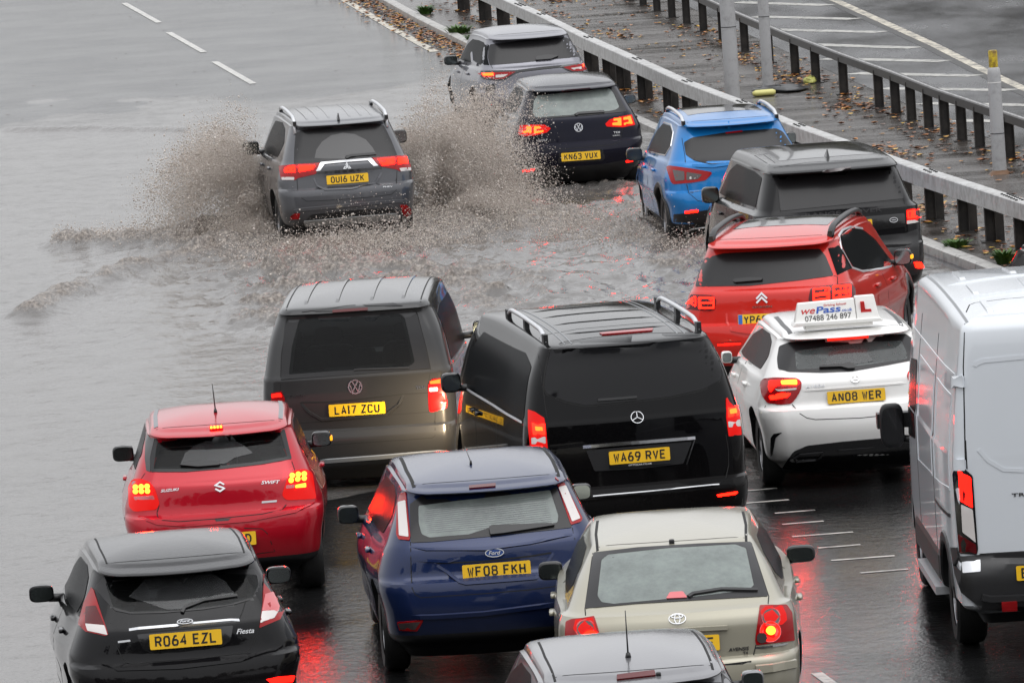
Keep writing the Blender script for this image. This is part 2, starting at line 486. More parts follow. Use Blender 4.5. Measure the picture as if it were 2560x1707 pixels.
class Car:
    def __init__(s, name, label, cat, pos, head, L, rows, belt, mat, view, group='vehicles queuing on the wet road',
                 rc=(.24, .32, .06), rcg=(.2, .28, .05), widen=.045, gwiden=.03, cowl=None, screen=None, beltdrop=.08, bonnet=.30,
                 rise=.04, crown=.035, wheel=(.33, .21), axles=None, edge=.035, val=.345, zshift=0.0):
        s.root = tag(empty(name, (pos[0], pos[1], zshift), R(head)), label, cat, group)
        s.mat = mat; s.L = L; s.view = view
        s.M = Matrix.Translation((pos[0], pos[1], zshift)) @ Matrix.Rotation(R(head), 4, 'Z')
        s.Mi = s.M.inverted()
        full = []
        for i, r in enumerate(rows):
            c = rc if i < belt else rcg
            sharp = ('S',) if 'S' in r else ()
            nums = [q for q in r if q != 'S']
            if len(nums) == 3: nums = nums + list(c)
            full.append(tuple(nums) + sharp)
        z0_, y0_, h0_ = full[0][:3]
        full.insert(0, (z0_ - .09, y0_ + .10, h0_ * .94) + full[0][3:6])
        belt += 1
        zl, yl, hl = full[-1][:3]
        rx, ry, bw = full[-1][3:6]
        e = edge
        full[-1] = full[-1][:6]
        if e > .05: full += [(zl + e * .55, yl + e * .5, hl - e * .45, rx, ry, bw), (zl + e * .9, yl + e * 1.3, hl - e * 1.3, rx, ry, bw)]
        else: full += [(zl + e * .35, yl + e * .9, hl - e * .6, rx, ry, bw), (zl + e * .55, yl + e * 2.6, hl - e * 1.7, rx, ry, bw)]
        s.zglass = 9.0
        for q, w_ in zip(full[belt:-1], full[belt + 1:]):
            if w_[1] < q[1] - .03: s.zglass = q[0] + .003
        st = catmull(full, 0.028)
        cowl = cowl or L - 1.05
        screen = screen or L - 1.75
        zb = full[belt][0]; zr = full[-1][0]; yr_top = full[-1][1]
        sm = lambda t: max(0, min(1, t)) ** 2 * (3 - 2 * max(0, min(1, t)))
        def beltz(y):
            if y < cowl: return zb - beltdrop * sm(y / cowl)
            t = (y - cowl) / (L - cowl)
            return zb - beltdrop - bonnet * (0.25 * t + 0.75 * t * t)
        ym = yr_top + 0.55 * (screen - yr_top)
        def roofz(y):
            if y < ym: return zr + rise * (1 - ((y - ym) / (ym - yr_top)) ** 2)
            return zr + rise - rise * 1.3 * ((y - ym) / (screen - ym)) ** 2
        s.roofz, s.beltz, s.zr, s.hw_roof, s.yroof, s.screen, s.cowl = roofz, beltz, zr, full[-3][2], yr_top, screen, cowl
        zbot = full[0][0]
        nr, ncn, ns, nfc, nf = 20, 10, 46, 6, 6
        rings = []
        for h, idx in st:
            z, yr, hw, rx, ry, bw = h
            gh = idx >= belt
            t = 1.0
            if gh:
                sfrac = (z - zb) / (zr - zb)
                yf = cowl + (screen - cowl) * min(1, max(0, sfrac)); wk = gwiden; fx, fy = min(.3, hw * .5), .25
            else:
                t = (z - zbot) / (zb - zbot)
                yf = L - 0.10 * (1 - math.sin(math.pi * min(1, max(0, t * .8 + .1)))) ; wk = widen; fx, fy = hw * .55, .45
            pts = []
            x1 = hw - rx
            for i in range(nr):
                u = i / nr
                pts.append((x1 * u, yr + bw * u * u))
            for i in range(ncn):
                a = math.pi / 2 * i / ncn
                pts.append((x1 + rx * math.sin(a), yr + bw + ry * (1 - math.cos(a))))
            ya, yb = yr + bw + ry, yf - fy
            for i in range(ns):
                u = i / ns
                y = ya + (yb - ya) * u
                k = 1 + wk * sm((y - ya) / 1.0)
                if not gh: k -= 0.06 * sm((y - (L - 1.4)) / 1.0) + .12 * t * t * sm((y - (cowl - 1.0)) / 1.4)
                else: k -= 0.05 * sm((y - (screen - .4)) / 1.0)
                pts.append((hw * k, y))
            kf = pts[-1][0]
            for i in range(nfc):
                a = math.pi / 2 * i / nfc
                pts.append((kf - fx + fx * math.cos(a), yb + fy * math.sin(a)))
            for i in range(nf + 1):
                u = 1 - i / nf
                pts.append(((kf - fx) * u, yf + .05 * (1 - u * u)))
            ring = []
            for (x, y) in pts:
                if gh:
                    zz = beltz(y) + sfrac * (roofz(y) - beltz(y))
                else:
                    zz = z + t * t * (beltz(y) - zb)
                ring.append(Vector((x, y, zz)))
            rings.append((ring, gh))
        M_ = len(rings[0][0])
        loop_n = 2 * M_ - 2
        def full_ring(r):
            return r + [Vector((-p.x, p.y, p.z)) for p in reversed(r[1:-1])]
        vs, fs = [], []
        for r, g in rings: vs += full_ring(r)
        # roof cap
        last = rings[-1][0]
        cy = (last[0].y + last[-1].y) / 2
        zoff = last[0].z - roofz(last[0].y)
        K = (.96, .9, .8, .66, .5, .33, .16)
        ncap = 0
        for k in K:
            rr = []
            for p in last:
                x = p.x * k; y = cy + (p.y - cy) * k
                rr.append(Vector((x, y, roofz(y) + zoff + crown * (1 - k ** 2.2))))
            vs += full_ring(rr); ncap += 1
        nrg = len(rings) + ncap
        for i in range(nrg - 1):
            for j in range(loop_n):
                j2 = (j + 1) % loop_n
                fs.append((i * loop_n + j, i * loop_n + j2, (i + 1) * loop_n + j2, (i + 1) * loop_n + j))
        c = len(vs); vs.append(Vector((0, cy, roofz(cy) + zoff + crown)))
        o = (nrg - 1) * loop_n
        for j in range(loop_n): fs.append((o + j, o + (j + 1) % loop_n, c))
        c = len(vs); vs.append(Vector((0, L / 2, zbot)))
        for j in range(loop_n): fs.append(((j + 1) % loop_n, j, c))
        # shell -> wheel wells cut out
        axles = axles or (.85, .85 + L * .61)
        s.axles = axles; s.wheelr = wheel
        hwm = max(q[2] for q in full[:belt + 1]) * (1 + widen)
        s.hwm = hwm
        body = mesh_obj('body', vs, fs, [mat, MAT['black']], s.root)
        cv, cf = [], []
        nseg = 28
        for ya in axles:
            for sx in (-1, 1):
                o = len(cv)
                rr = wheel[0] + .055
                for xx in (hwm - .34, hwm + .2):
                    for k in range(nseg):
                        a = 2 * math.pi * k / nseg
                        cv.append(Vector((sx * xx, ya + rr * math.cos(a), wheel[0] + .02 + rr * math.sin(a))))
                for k in range(nseg):
                    k2 = (k + 1) % nseg
                    q = (o + k, o + k2, o + nseg + k2, o + nseg + k)
                    cf.append(q if sx < 0 else q[::-1])
                a1 = tuple(o + k for k in range(nseg)); b1 = tuple(o + nseg + k for k in range(nseg))
                cf.append(a1[::-1] if sx < 0 else a1); cf.append(b1 if sx < 0 else b1[::-1])
        cut = mesh_obj('wheel_well_cutter', cv, cf, MAT['black'])
        bmn = bmesh.new(); bmn.from_mesh(cut.data); bmesh.ops.recalc_face_normals(bmn, faces=bmn.faces); bmn.to_mesh(cut.data); bmn.free()
        bmn = bmesh.new(); bmn.from_mesh(body.data); bmesh.ops.recalc_face_normals(bmn, faces=bmn.faces); bmn.to_mesh(body.data); bmn.free()
        cut.parent = s.root
        bpy.context.view_layer.update()
        md = body.modifiers.new('wells', 'BOOLEAN'); md.operation = 'DIFFERENCE'; md.object = cut; md.solver = 'EXACT'
        md.material_mode = 'INDEX'
        cut.data.materials.clear(); cut.data.materials.append(mat); cut.data.materials.append(MAT['black'])
        cut.data.polygons.foreach_set('material_index', [1] * len(cut.data.polygons))
        dg = bpy.context.evaluated_depsgraph_get()
        me = bpy.data.meshes.new_from_object(body.evaluated_get(dg))
        body.modifiers.clear()
        old = body.data; body.data = me; bpy.data.meshes.remove(old)
        cm = cut.data; bpy.data.objects.remove(cut); bpy.data.meshes.remove(cm)
        me.name = 'body'
        me.polygons.foreach_set('use_smooth', [True] * len(me.polygons))
        for p in me.polygons:
            if p.center.z < val: p.material_index = 1
        me.set_sharp_from_angle(angle=R(38))
        s.body = body
        s.bvh = BVHTree.FromPolygons([v.co.copy() for v in me.vertices], [tuple(p.vertices) for p in me.polygons])
        s.wheels()

    # ---------- casting
    def Z(s, x, y):
        vx, vy, k = s.view
        return vx + x * k, vy + y * k
    def cast_px(s, x, y):
        o, d = ray(*s.Z(x, y))
        o = s.Mi @ o; d = (s.Mi.to_3x3() @ d).normalized()
        p, n, i, t = s.bvh.ray_cast(o, d)
        if p is None: return None
        if n.dot(d) > 0: n = -n
        return p, n
    def cast_win(s, x, y):
        h = s.cast_px(x, y)
        return h if h and h[0].z < s.zglass + s.dz_glass(h[0].y) and h[1].z > -.2 else None
    def dz_glass(s, y): return 0.0
    def at_px(s, x, y, yl):
        """point of the photograph on the plane y = yl of the car"""
        o, d = ray(*s.Z(x, y))
        o = s.Mi @ o; d = s.Mi.to_3x3() @ d
        return o + d * ((yl - o.y) / d.y)
    def ppm(s, yl=0.0):
        return FPX / (s.M @ Vector((0, yl, 1))).y / s.view[2]        # view pixels per metre
    def cast_side(s, sx):
        def f(y, z):
            p, n, i, t = s.bvh.ray_cast(Vector((sx * 4, y, z)), Vector((-sx, 0, 0)))
            if p is None: return None
            if n.x * sx < 0: n = -n
            return p, n
        return f
    def cast_top(s, x, y):
        p, n, i, t = s.bvh.ray_cast(Vector((x, y, 6)), Vector((0, 0, -1)))
        if p is None: return None
        if n.z < 0: n = -n
        return p, n

    # ---------- patches lying on the shell
    def _patch(s, poly, caster, step, off, depth):
        pts = []
        n = len(poly)
        for i in range(n):
            a, b = poly[i], poly[(i + 1) % n]
            k = max(1, int((b - a).length / step))
            for j in range(k): pts.append(a + (b - a) * (j / k))
        nb = len(pts)
        edges = [(i, (i + 1) % nb) for i in range(nb)]
        x0 = min(p.x for p in pts); x1 = max(p.x for p in pts); y0 = min(p.y for p in pts); y1 = max(p.y for p in pts)
        g = list(pts)
        yy = y0 + step / 2
        while yy < y1:
            xx = x0 + step / 2
            while xx < x1:
                if inside(pts, xx, yy) and min((Vector((xx, yy)) - q).length_squared for q in pts) > (step * .4) ** 2: g.append(Vector((xx, yy)))
                xx += step
            yy += step
        vo, eo, fo, *_ = delaunay_2d_cdt(g, edges, [], 1, 1e-4)
        hits = [caster(p.x, p.y) for p in vo]
        idx = {}
        vs = []
        nn = []
        for i, h in enumerate(hits):
            if h: idx[i] = len(vs); vs.append(h[0] + h[1] * off); nn.append(h[1])
        fs = [tuple(idx[i] for i in f) for f in fo if all(i in idx for i in f)]
        if not fs: return [], []
        good = []
        for f in fs:
            a, b, c = vs[f[0]], vs[f[1]], vs[f[2]]
            if caster != s.cast_top and caster in (s.cast_px, s.cast_win) and max((a - b).length, (b - c).length, (c - a).length) > .28 and abs(nn[f[0]].x) < .6: continue
            nr = (b - a).cross(c - a)
            good.append(f if nr.dot(nn[f[0]]) > 0 else f[::-1])
        fs = good
        cnt = set()
        for f in fs:
            for i in range(len(f)): cnt.add((f[i], f[(i + 1) % len(f)]))
        extra = {}
        for (a, b) in list(cnt):
            if (b, a) not in cnt:
                for q in (a, b):
                    if q not in extra: extra[q] = len(vs); vs.append(vs[q] - nn[q] * depth)
                fs.append((b, a, extra[a], extra[b]))
        return vs, fs
    def px(s, name, poly, mat, off=.004, rnd=12, step=None, parent=None, mirror=False, depth=None):
        step = step or s.ppm() * .05
        vs, fs = s._patch(round_poly(poly, rnd), s.cast_win if name == 'rear_window' else s.cast_px, step, off, depth or off + .004)
        if not fs: print('empty patch', s.root.name, name); return None
        o = mesh_obj(name, vs, fs, mat, parent or s.root, sharp=40)
        if mirror:
            m = mesh_obj(name, [Vector((-v[0], v[1], v[2])) for v in vs], [f[::-1] for f in fs], mat, mirror if not isinstance(mirror, bool) else s.root, sharp=40)
            return o, m
        return o
    def side(s, name, poly, mat, off=.004, rnd=.04, both=True, sides=(-1, 1), step=.07):
        out = []
        for sx in sides:
            vs, fs = s._patch(round_poly(poly, rnd), s.cast_side(sx), step, off, off + .004)
            if fs: out.append(mesh_obj(name, vs, fs, mat, s.root, sharp=40))
        return out
    def top(s, name, poly, mat, off=.003, rnd=.04, step=.1):
        vs, fs = s._patch(round_poly(poly, rnd), s.cast_top, step, off, off + .004)
        return mesh_obj(name, vs, fs, mat, s.root, sharp=40) if fs else None
    # ---------- ribbons on the shell
    def _ribbon(s, pts, caster, width, off, step, h=None):
        q = []
        for i in range(len(pts) - 1):
            a, b = Vector(pts[i][:2]), Vector(pts[i + 1][:2])
            k = max(1, int((b - a).length / step))
            for j in range(k): q.append(a + (b - a) * (j / k))
        q.append(Vector(pts[-1][:2]))
        hits = [caster(p.x, p.y) for p in q]
        hits = [k for k in hits if k]
        m = len(hits)
        if m < 2: return [], []
        vs, fs = [], []
        h = h if h is not None else off + .003
        taper = .005 < off < .02
        for i in range(m):
            p, n = hits[i]
            off_ = off
            if taper and i in (0, m - 1): off_ = .0005
            t = hits[min(i + 1, m - 1)][0] - hits[max(i - 1, 0)][0]
            sd_ = t.cross(n)
            if sd_.length < 1e-9: sd_ = Vector((1, 0, 0))
            sd_.normalize()
            w = width / 2
            vs += [p + sd_ * w + n * (off_ - h), p + sd_ * w * (.7 if off > .005 else 1) + n * off_, p - sd_ * w * (.7 if off > .005 else 1) + n * off_, p - sd_ * w + n * (off_ - h)]
        for i in range(m - 1):
            for k in range(4):
                k2 = (k + 1) % 4
                fs.append((i * 4 + k, i * 4 + k2, (i + 1) * 4 + k2, (i + 1) * 4 + k))
        fs.append((3, 2, 1, 0)); fs.append(tuple((m - 1) * 4 + k for k in range(4)))
        return vs, fs
    def line(s, name, lines, mat=None, width=.007, off=.0012, caster=None, step=None, parent=None, h=None):
        """one part made of one or more strips"""
        if not isinstance(lines[0], list): lines = [lines]
        caster = caster or s.cast_px
        step = step or s.ppm() * .06
        vs, fs = join([s._ribbon(l, caster, width, off, step, h) for l in lines])
        if not fs: print('empty line', s.root.name, name); return None
        me = mesh_obj(name, vs, fs, mat or MAT['gap'], parent or s.root, smooth=False)
        bm = bmesh.new(); bm.from_mesh(me.data); bmesh.ops.recalc_face_normals(bm, faces=bm.faces); bm.to_mesh(me.data); bm.free()
        return me
    def gaps(s, lines, **k): return s.line('panel_gap', lines, **k)
    def frame_at(s, x, y, tilt=None):
        h = s.cast_px(x, y)
        if not h: return None
        p, n = h
        if tilt is not None: n = Vector((0, -math.cos(tilt), math.sin(tilt)))
        u = Vector((1, 0, 0)); u = (u - n * u.dot(n)).normalized(); v = n.cross(u)
        return p, u, v, n
    def flat(s, name, x, y, vs, fs, mat, off=.002, tilt=None, parent=None, smooth=False):
        """a flat piece in metres laid on the shell at a point of the photograph"""
        fr = s.frame_at(x, y, tilt)
        if not fr: print('miss', s.root.name, name); return None
        p, u, v, n = fr
        return mesh_obj(name, [p + u * q[0] + v * q[1] + n * (q[2] + off) for q in vs], fs, mat, parent or s.root, smooth=smooth)
    def text(s, body, x, y, w, mat, h=None, shear=0.0, name='badge_lettering', off=.002, bold=.01, tilt=None):
        vs, fs = text_mesh(body, shear, bold)
        wid = max(q.x for q in vs) - min(q.x for q in vs)
        k = w / s.ppm() / wid
        ky = (h / s.ppm()) if h else k
        vs, fs = thicken([Vector((q.x * k, q.y * ky, 0)) for q in vs], fs, .004)
        return s.flat(name, x, y, vs, fs, mat, off, tilt)
    def badge(s, x, y, dia, lines, w, mat, name='badge', off=.002, back=None, tilt=None):
        """emblem drawn in a unit circle"""
        k = dia / s.ppm() / 2
        vs, fs = stroke_mesh(lines, w)
        vs, fs = thicken([q * k for q in vs], fs, .007)
        b = s.flat(name, x, y, vs, fs, mat, off, tilt)
        if back:
            e = ellipse(back[0] * k, back[1] * k)[:-1]
            n = len(e)
            vs, fs = thicken([Vector((a, c, 0)) for a, c in e], [tuple(range(n))], .004)
            s.flat('badge_ground', x, y, vs, fs, back[2], off, tilt, parent=b)
        return b
    def plate(s, text, x, y, tilt=.12, out=.014, band=False, frame=None, shown=None):
        fr = s.frame_at(x, y, tilt)
        p, u, v, n = fr
        pl = round_poly([(-.26, -.0555), (.26, -.0555), (.26, .0555), (-.26, .0555)], .012)
        vs, fs = thicken([Vector((*q, 0)) for q in pl], [tuple(range(len(pl)))], .004)
        put = lambda vs, o: [p + u * q[0] + v * q[1] + n * (q[2] + o) for q in vs]
        base = mesh_obj('number_plate', put(vs, out), fs, MAT['yellow'], s.root, smooth=False)
        # backing block down to the body
        bv, bf = thicken([Vector((q[0] * .97, q[1] * .93, 0)) for q in pl], [tuple(range(len(pl)))], out + .03)
        mesh_obj('plate_backing', put(bv, -.031), bf, MAT['black'], base, smooth=False)
        adv, tot, cells = 0, 0, []
        for ch in text:
            w = .020 if ch in '1I' else (.030 if ch == ' ' else .050)
            cells.append((ch, adv, w)); adv += w + (.011 if ch != ' ' else 0)
        tot = adv - .011
        x0 = -tot / 2 + (.022 if band else 0)
        parts = []
        for ch, a, w in cells:
            if ch == ' ': continue
            if ch in '1I': vs, fs = [Vector(q) for q in ((-.007, -.0395, 0), (.007, -.0395, 0), (.007, .0395, 0), (-.007, .0395, 0))], [(0, 1, 2, 3)]
            elif ch in GLYPH:
                vs, fs = stroke_mesh([[((q[0] - .5) * .036, (q[1] - .5) * .065) for q in l] for l in GLYPH[ch]], .0118 if ch in 'NMWKXB8' else .0132)
            else: continue
            parts.append(([Vector((q.x + x0 + a + w / 2, q.y, 0)) for q in vs], fs))
        vs, fs = join(parts)
        vs, fs = thicken(vs, fs, .0015)
        mesh_obj('plate_characters', put(vs, out + .0042), fs, MAT['plate_ink'], base, smooth=False)
        if band:
            q = [(-.256, -.052), (-.215, -.052), (-.215, .052), (-.256, .052)]
            vs, fs = thicken([Vector((*a, 0)) for a in q], [(0, 1, 2, 3)], .0012)
            mesh_obj('blue_band', put(vs, out + .0042), fs, MAT['plate_blue'], base, smooth=False)
        if frame:
            q = [(-.265, -.085), (.265, -.085), (.265, -.057), (-.265, -.057)]
            vs, fs = thicken([Vector((*a, 0)) for a in q], [(0, 1, 2, 3)], .006)
            fo = mesh_obj('plate_surround', put(vs, out), fs, MAT['gloss_black'], base, smooth=False)
            vs, fs = text_mesh(frame)
            wid = max(a.x for a in vs) - min(a.x for a in vs)
            k = .20 / wid
            vs, fs = thicken([Vector((a.x * k, a.y * .014 - .071, 0)) for a in vs], fs, .001)
            mesh_obj('dealer_lettering', put(vs, out + .0062), fs, MAT['white'], fo, smooth=False)
        return base

    # ---------- standard pieces
    def wheels(s):
        rw, tw = s.wheelr
        for ya in s.axles:
            for sx in (-1, 1):
                prof = [(rw * .62, -tw / 2 + .01), (rw * .9, -tw / 2), (rw * .98, -tw / 2 + .02), (rw, -tw / 4), (rw, tw / 4), (rw * .98, tw / 2 - .02), (rw * .9, tw / 2), (rw * .62, tw / 2 - .01)]
                n = 32
                vs, fs = [], []
                hs = s.cast_side(sx)(ya, min(.82, 2 * rw + .14))
                xo_ = abs(hs[0].x) if hs else s.hwm * .95
                xc = sx * (xo_ - tw / 2 - .035)
                for k in range(n):
                    a = 2 * math.pi * k / n
                    for r_, x_ in prof: vs.append(Vector((xc + x_, ya + r_ * math.cos(a), rw + r_ * math.sin(a))))
                m = len(prof)
                for k in range(n):
                    for i in range(m - 1):
                        k2 = (k + 1) % n
                        fs.append((k * m + i, k * m + i + 1, k2 * m + i + 1, k2 * m + i))
                w = mesh_obj('wheel', vs, fs, MAT['rubber'], s.root, sharp=40)
                xo = xc + sx * (tw / 2 - .018)
                parts = []
                # dish, spokes and lip
                vs, fs = [], []
                for k in range(n):
                    a = 2 * math.pi * k / n
                    for r_, d_ in ((rw * .64, 0), (rw * .60, 0), (rw * .56, -.05)): vs.append(Vector((xo + sx * d_, ya + r_ * math.cos(a), rw + r_ * math.sin(a))))
                for k in range(n):
                    k2 = (k + 1) % n
                    for i in range(2): fs.append((k * 3 + i, k2 * 3 + i, k2 * 3 + i + 1, k * 3 + i + 1))
                parts.append((vs, fs))
                for q in range(5):
                    a = 2 * math.pi * q / 5 + .3
                    vs = []
                    for r_, wd, d_ in ((0, .05, -.01), (rw * .62, .032, -.004)):
                        for sg in (-1, 1):
                            for dd in (0, -.03):
                                vs.append(Vector((xo + sx * (d_ + dd), ya + r_ * math.cos(a) - sg * wd * math.sin(a), rw + r_ * math.sin(a) + sg * wd * math.cos(a))))
                    parts.append((vs, [(0, 2, 6, 4), (1, 5, 7, 3), (0, 4, 5, 1), (2, 3, 7, 6), (4, 6, 7, 5)]))
                vs, fs = join(parts)
                mesh_obj('rim', vs, fs, MAT['rim'], w, smooth=False)
                n2 = 20
                dv = [Vector((xo - sx * .06, ya + rw * .6 * math.cos(2 * math.pi * k / n2), rw + rw * .6 * math.sin(2 * math.pi * k / n2))) for k in range(n2)]
                mesh_obj('brake_disc', dv, [tuple(range(n2))], MAT['gap'], w, smooth=False)
    def mirror(s, x, y, w, h, yl, mat=None, glass=None, n=.55, both=False, amber=None, sz=None):
        """wing mirror whose centre sits at a point of the photograph, on the plane y = yl of the car"""
        p = s.at_px(x, y, yl)
        k = 1 / s.ppm(yl)
        w, h = w * k, h * k
        for c in ([p, Vector((-p.x, p.y, p.z))] if both else [p]):
            sx = 1 if c.x > 0 else -1
            vs, fs = superell(w / 2, .12, h / 2, .55, n)
            vs = [Vector((c.x + v.x, c.y + (v.y * .22 if v.y < 0 else v.y), c.z + v.z + .10 * sx * v.x * 0)) for v in vs]
            o = mesh_obj('wing_mirror', vs, fs, mat or s.mat, s.root)
            e = []
            for q in range(28):
                a = 2 * math.pi * q / 28
                sg = lambda v_, ex: math.copysign(abs(v_) ** ex, v_)
                e.append(Vector((c.x + w * .43 * sg(math.cos(a), .6), c.y - .030, c.z + h * .41 * sg(math.sin(a), .6))))
            mesh_obj('mirror_glass', e, [tuple(range(28))], glass or MAT['mirror'], o, smooth=False)
            xb = s.hwm * .93 * sx
            vs, fs = tube_mesh([(c.x - sx * w * .3, c.y + .05, c.z - h * .32), (xb - sx * .1, c.y + .09, c.z - h * .42)], .032)
            mesh_obj('mirror_arm', vs, fs, MAT['black'], o)
            if amber:
                vs, fs = superell(.012, .05, .022)
                mesh_obj('indicator', [v + Vector((c.x + sx * w * .49, c.y + .02, c.z)) for v in vs], fs, MAT['lit_amber'], o)
    def wiper(s, pts, width=.03, off=.02, park=None):
        o = s.line('rear_wiper', [pts], MAT['black'], width, off, h=.016)
        return o
    def bar(s, name, p0, p1, yl, h, mat):
        """thin upright bar between two points of the photograph on the plane y = yl of the car"""
        a, e = s.at_px(*p0, yl), s.at_px(*p1, yl)
        vs = []
        for p in (a, e):
            for dy in (0, .03):
                for dz in (-h / 2, h / 2): vs.append(Vector((p.x, p.y + dy, p.z + dz)))
        return mesh_obj(name, vs, [(0, 4, 5, 1), (2, 3, 7, 6), (0, 1, 3, 2), (4, 6, 7, 5), (1, 5, 7, 3), (0, 2, 6, 4)], mat, s.root, smooth=False)
    def fin(s, x, y, mat, hgt=.075):
        h = s.cast_px(x, y)
        if not h: return
        p = h[0]
        vs = []
        for (dy, w, z) in ((-.05, .018, 0), (.13, .02, 0), (-.02, .006, hgt), (.03, .006, hgt * .75)):
            vs += [p + Vector((-w, dy, z - .004)), p + Vector((w, dy, z - .004))]
        mesh_obj('roof_antenna', vs, [(0, 1, 5, 4), (0, 4, 6, 2), (1, 3, 7, 5), (4, 5, 7, 6), (2, 6, 7, 3)], mat, s.root, smooth=False)
    def rod(s, x, y, tip, mat=None, r=.006, base=.018):
        p = s.cast_px(x, y)[0]
        vs, fs = join([tube_mesh([p + Vector((0, 0, -.01)), p + Vector((0, -.005, .03))], [base, base * .6]),
                       tube_mesh([p + Vector((0, 0, .02)), p + Vector(tip)], [r, r * .5])])
        mesh_obj('roof_antenna', vs, fs, mat or MAT['black'], s.root)
    def rails(s, x0, y0, y1, mat, lift=.05, r=.018, feet=None, wide=1.0):
        """raised roof rails, one on each side"""
        for sx in (-1, 1):
            pts = []
            n = 22
            for i in range(n + 1):
                t = i / n
                y = y0 + (y1 - y0) * t
                e = min(t, 1 - t)
                z = s.cast_top(sx * x0, y)
                zz = z[0].z if z else s.roofz(y)
                up = lift * min(1, e * 9) ** .6
                pts.append(Vector((sx * x0, y, zz + up)))
            vs, fs = tube_mesh(pts, r, 8)
            vs = [Vector((sx * x0 + (v.x - sx * x0) * wide, v.y, v.z)) for v in vs]
            o = mesh_obj('roof_rail', vs, fs, mat, s.root)
            for t in (feet or ()):
                y = y0 + (y1 - y0) * t
                h = s.cast_top(sx * x0, y)
                vs, fs = box_mesh(sx * x0 - .02, sx * x0 + .02, y - .05, y + .05, h[0].z - .01, h[0].z + lift - r * .5)
                mesh_obj('rail_foot', vs, fs, MAT['black'], o, smooth=False)
    def light(s, outer, segs=(), base=None, mirror=False, rnd=14, off=.009, name='tail_light', step=None):
        """a lamp cluster: lens with its segments as children"""
        r = s.px(name, outer, base or MAT['red'], off, rnd, mirror=mirror, depth=off + .006, step=step)
        a, b = r if mirror else (r, None)
        for sg in segs:
            poly, mat = sg[0], sg[1]
            nm = sg[2] if len(sg) > 2 else ('lit_segment' if mat.name.startswith('lit') else 'lens_segment')
            s.px(nm, poly, mat, off + .003, min(rnd, 8), parent=a, mirror=(b if b else False), depth=.003, step=step)
        return a
    def lens_ring(s, x, y, r, mat, parent, off=.011, name='lens_segment'):
        return s.px(name, ellipse(r, r, 20, x, y)[:-1], mat, off, 0, parent=parent, depth=.003, step=r)
    def side_std(s, dlo, handles=(), doors=(), mat=None):
        if dlo: s.side('side_window', dlo, mat or MAT['glass_side'])
        for sx in (-1, 1):
            cs = s.cast_side(sx)
            if doors:
                s.line('door_gap', doors, MAT['gap'], .008, .0012, caster=cs, step=.06)
            for (y, z) in handles:
                h = cs(y, z)
                if not h: continue
                vs, fs = superell(.02, .10, .018)
                mesh_obj('door_handle', [v + h[0] + h[1] * .015 for v in vs], fs, s.mat, s.root)
    def open_glass(s, outer, inner, mat, rnd=12, name='rear_window', frit_shade=None):
        """dark-edged glass, spoiler shade painted into the edge: the shell is cut away behind the clear middle"""
        poly = round_poly(inner, rnd)
        cen = Vector((sum(p.x for p in poly) / len(poly), sum(p.y for p in poly) / len(poly)))
        sh = s.ppm() * .018
        small = [p + (cen - p).normalized() * min(sh, (cen - p).length * .4) for p in poly]
        pts = [s.Z(p.x, p.y) for p in small]
        me = s.body.data
        cxs = [(s.M @ v.co) for v in me.vertices]
        keep = []
        camp = s.Mi @ Vector((0, 0, CAMH))
        ins = []
        for v, wv in zip(me.vertices, cxs):
            ok = False
            if v.co.y < 2.0 and v.normal.dot((camp - v.co).normalized()) > 0.05:
                X, Y, Zz = wv.x, wv.y, wv.z - CAMH
                d = Y * math.cos(PITCH) - Zz * math.sin(PITCH); vv = (-Y * math.sin(PITCH) - Zz * math.cos(PITCH)) / d * FPX; xx = X / d * FPX
                px_ = 1280 + xx * math.cos(ROLL) + vv * math.sin(ROLL); py_ = 853.5 - xx * math.sin(ROLL) + vv * math.cos(ROLL)
                ok = inside(pts, px_, py_)
            ins.append(ok)
        # frit ring, with spoiler shade painted into it, and clear middle are built before the shell is opened (they are cast on it)
        o = s.px(name, inner, mat, .0035, rnd, depth=.006)
        out = round_poly(outer, rnd)
        fr_ = s._ring(out, poly, .0045)
        mesh_obj('window_surround', fr_[0], fr_[1], frit_shade or MAT['glass'], o, sharp=40)
        bm = bmesh.new(); bm.from_mesh(me)
        bm.verts.ensure_lookup_table()
        dead = []
        for f in bm.faces:
            q = [ins[v.index] for v in f.verts]
            if all(q): dead.append(f)
            elif any(q): f.material_index = 1
        bmesh.ops.delete(bm, geom=dead, context='FACES')
        bm.to_mesh(me); bm.free()
        return o
    def _ring(s, outp, inp, off):
        """region between two outlines of the photograph, on the shell"""
        step = s.ppm() * .05
        def dens(pl):
            r = []
            n = len(pl)
            for i in range(n):
                a, b = pl[i], pl[(i + 1) % n]
                k = max(1, int((b - a).length / step))
                for j in range(k): r.append(a + (b - a) * (j / k))
            return r
        A, B = dens(outp), dens(inp)
        na, nb = len(A), len(B)
        edges = [(i, (i + 1) % na) for i in range(na)] + [(na + i, na + (i + 1) % nb) for i in range(nb)]
        G = []
        x0 = min(p.x for p in A); x1 = max(p.x for p in A); y0 = min(p.y for p in A); y1 = max(p.y for p in A)
        yy = y0 + step / 2
        while yy < y1:
            xx = x0 + step / 2
            while xx < x1:
                if inside(A, xx, yy) and not inside(B, xx, yy) and min((Vector((xx, yy)) - q).length_squared for q in A + B) > (step * .4) ** 2: G.append(Vector((xx, yy)))
                xx += step
            yy += step
        vo, eo, fo, *_ = delaunay_2d_cdt(A + B + G, edges, [], 1, 1e-4)
        hits = [s.cast_win(p.x, p.y) for p in vo]
        idx, vs = {}, []
        for i, h in enumerate(hits):
            if h: idx[i] = len(vs); vs.append(h[0] + h[1] * off)
        fs = []
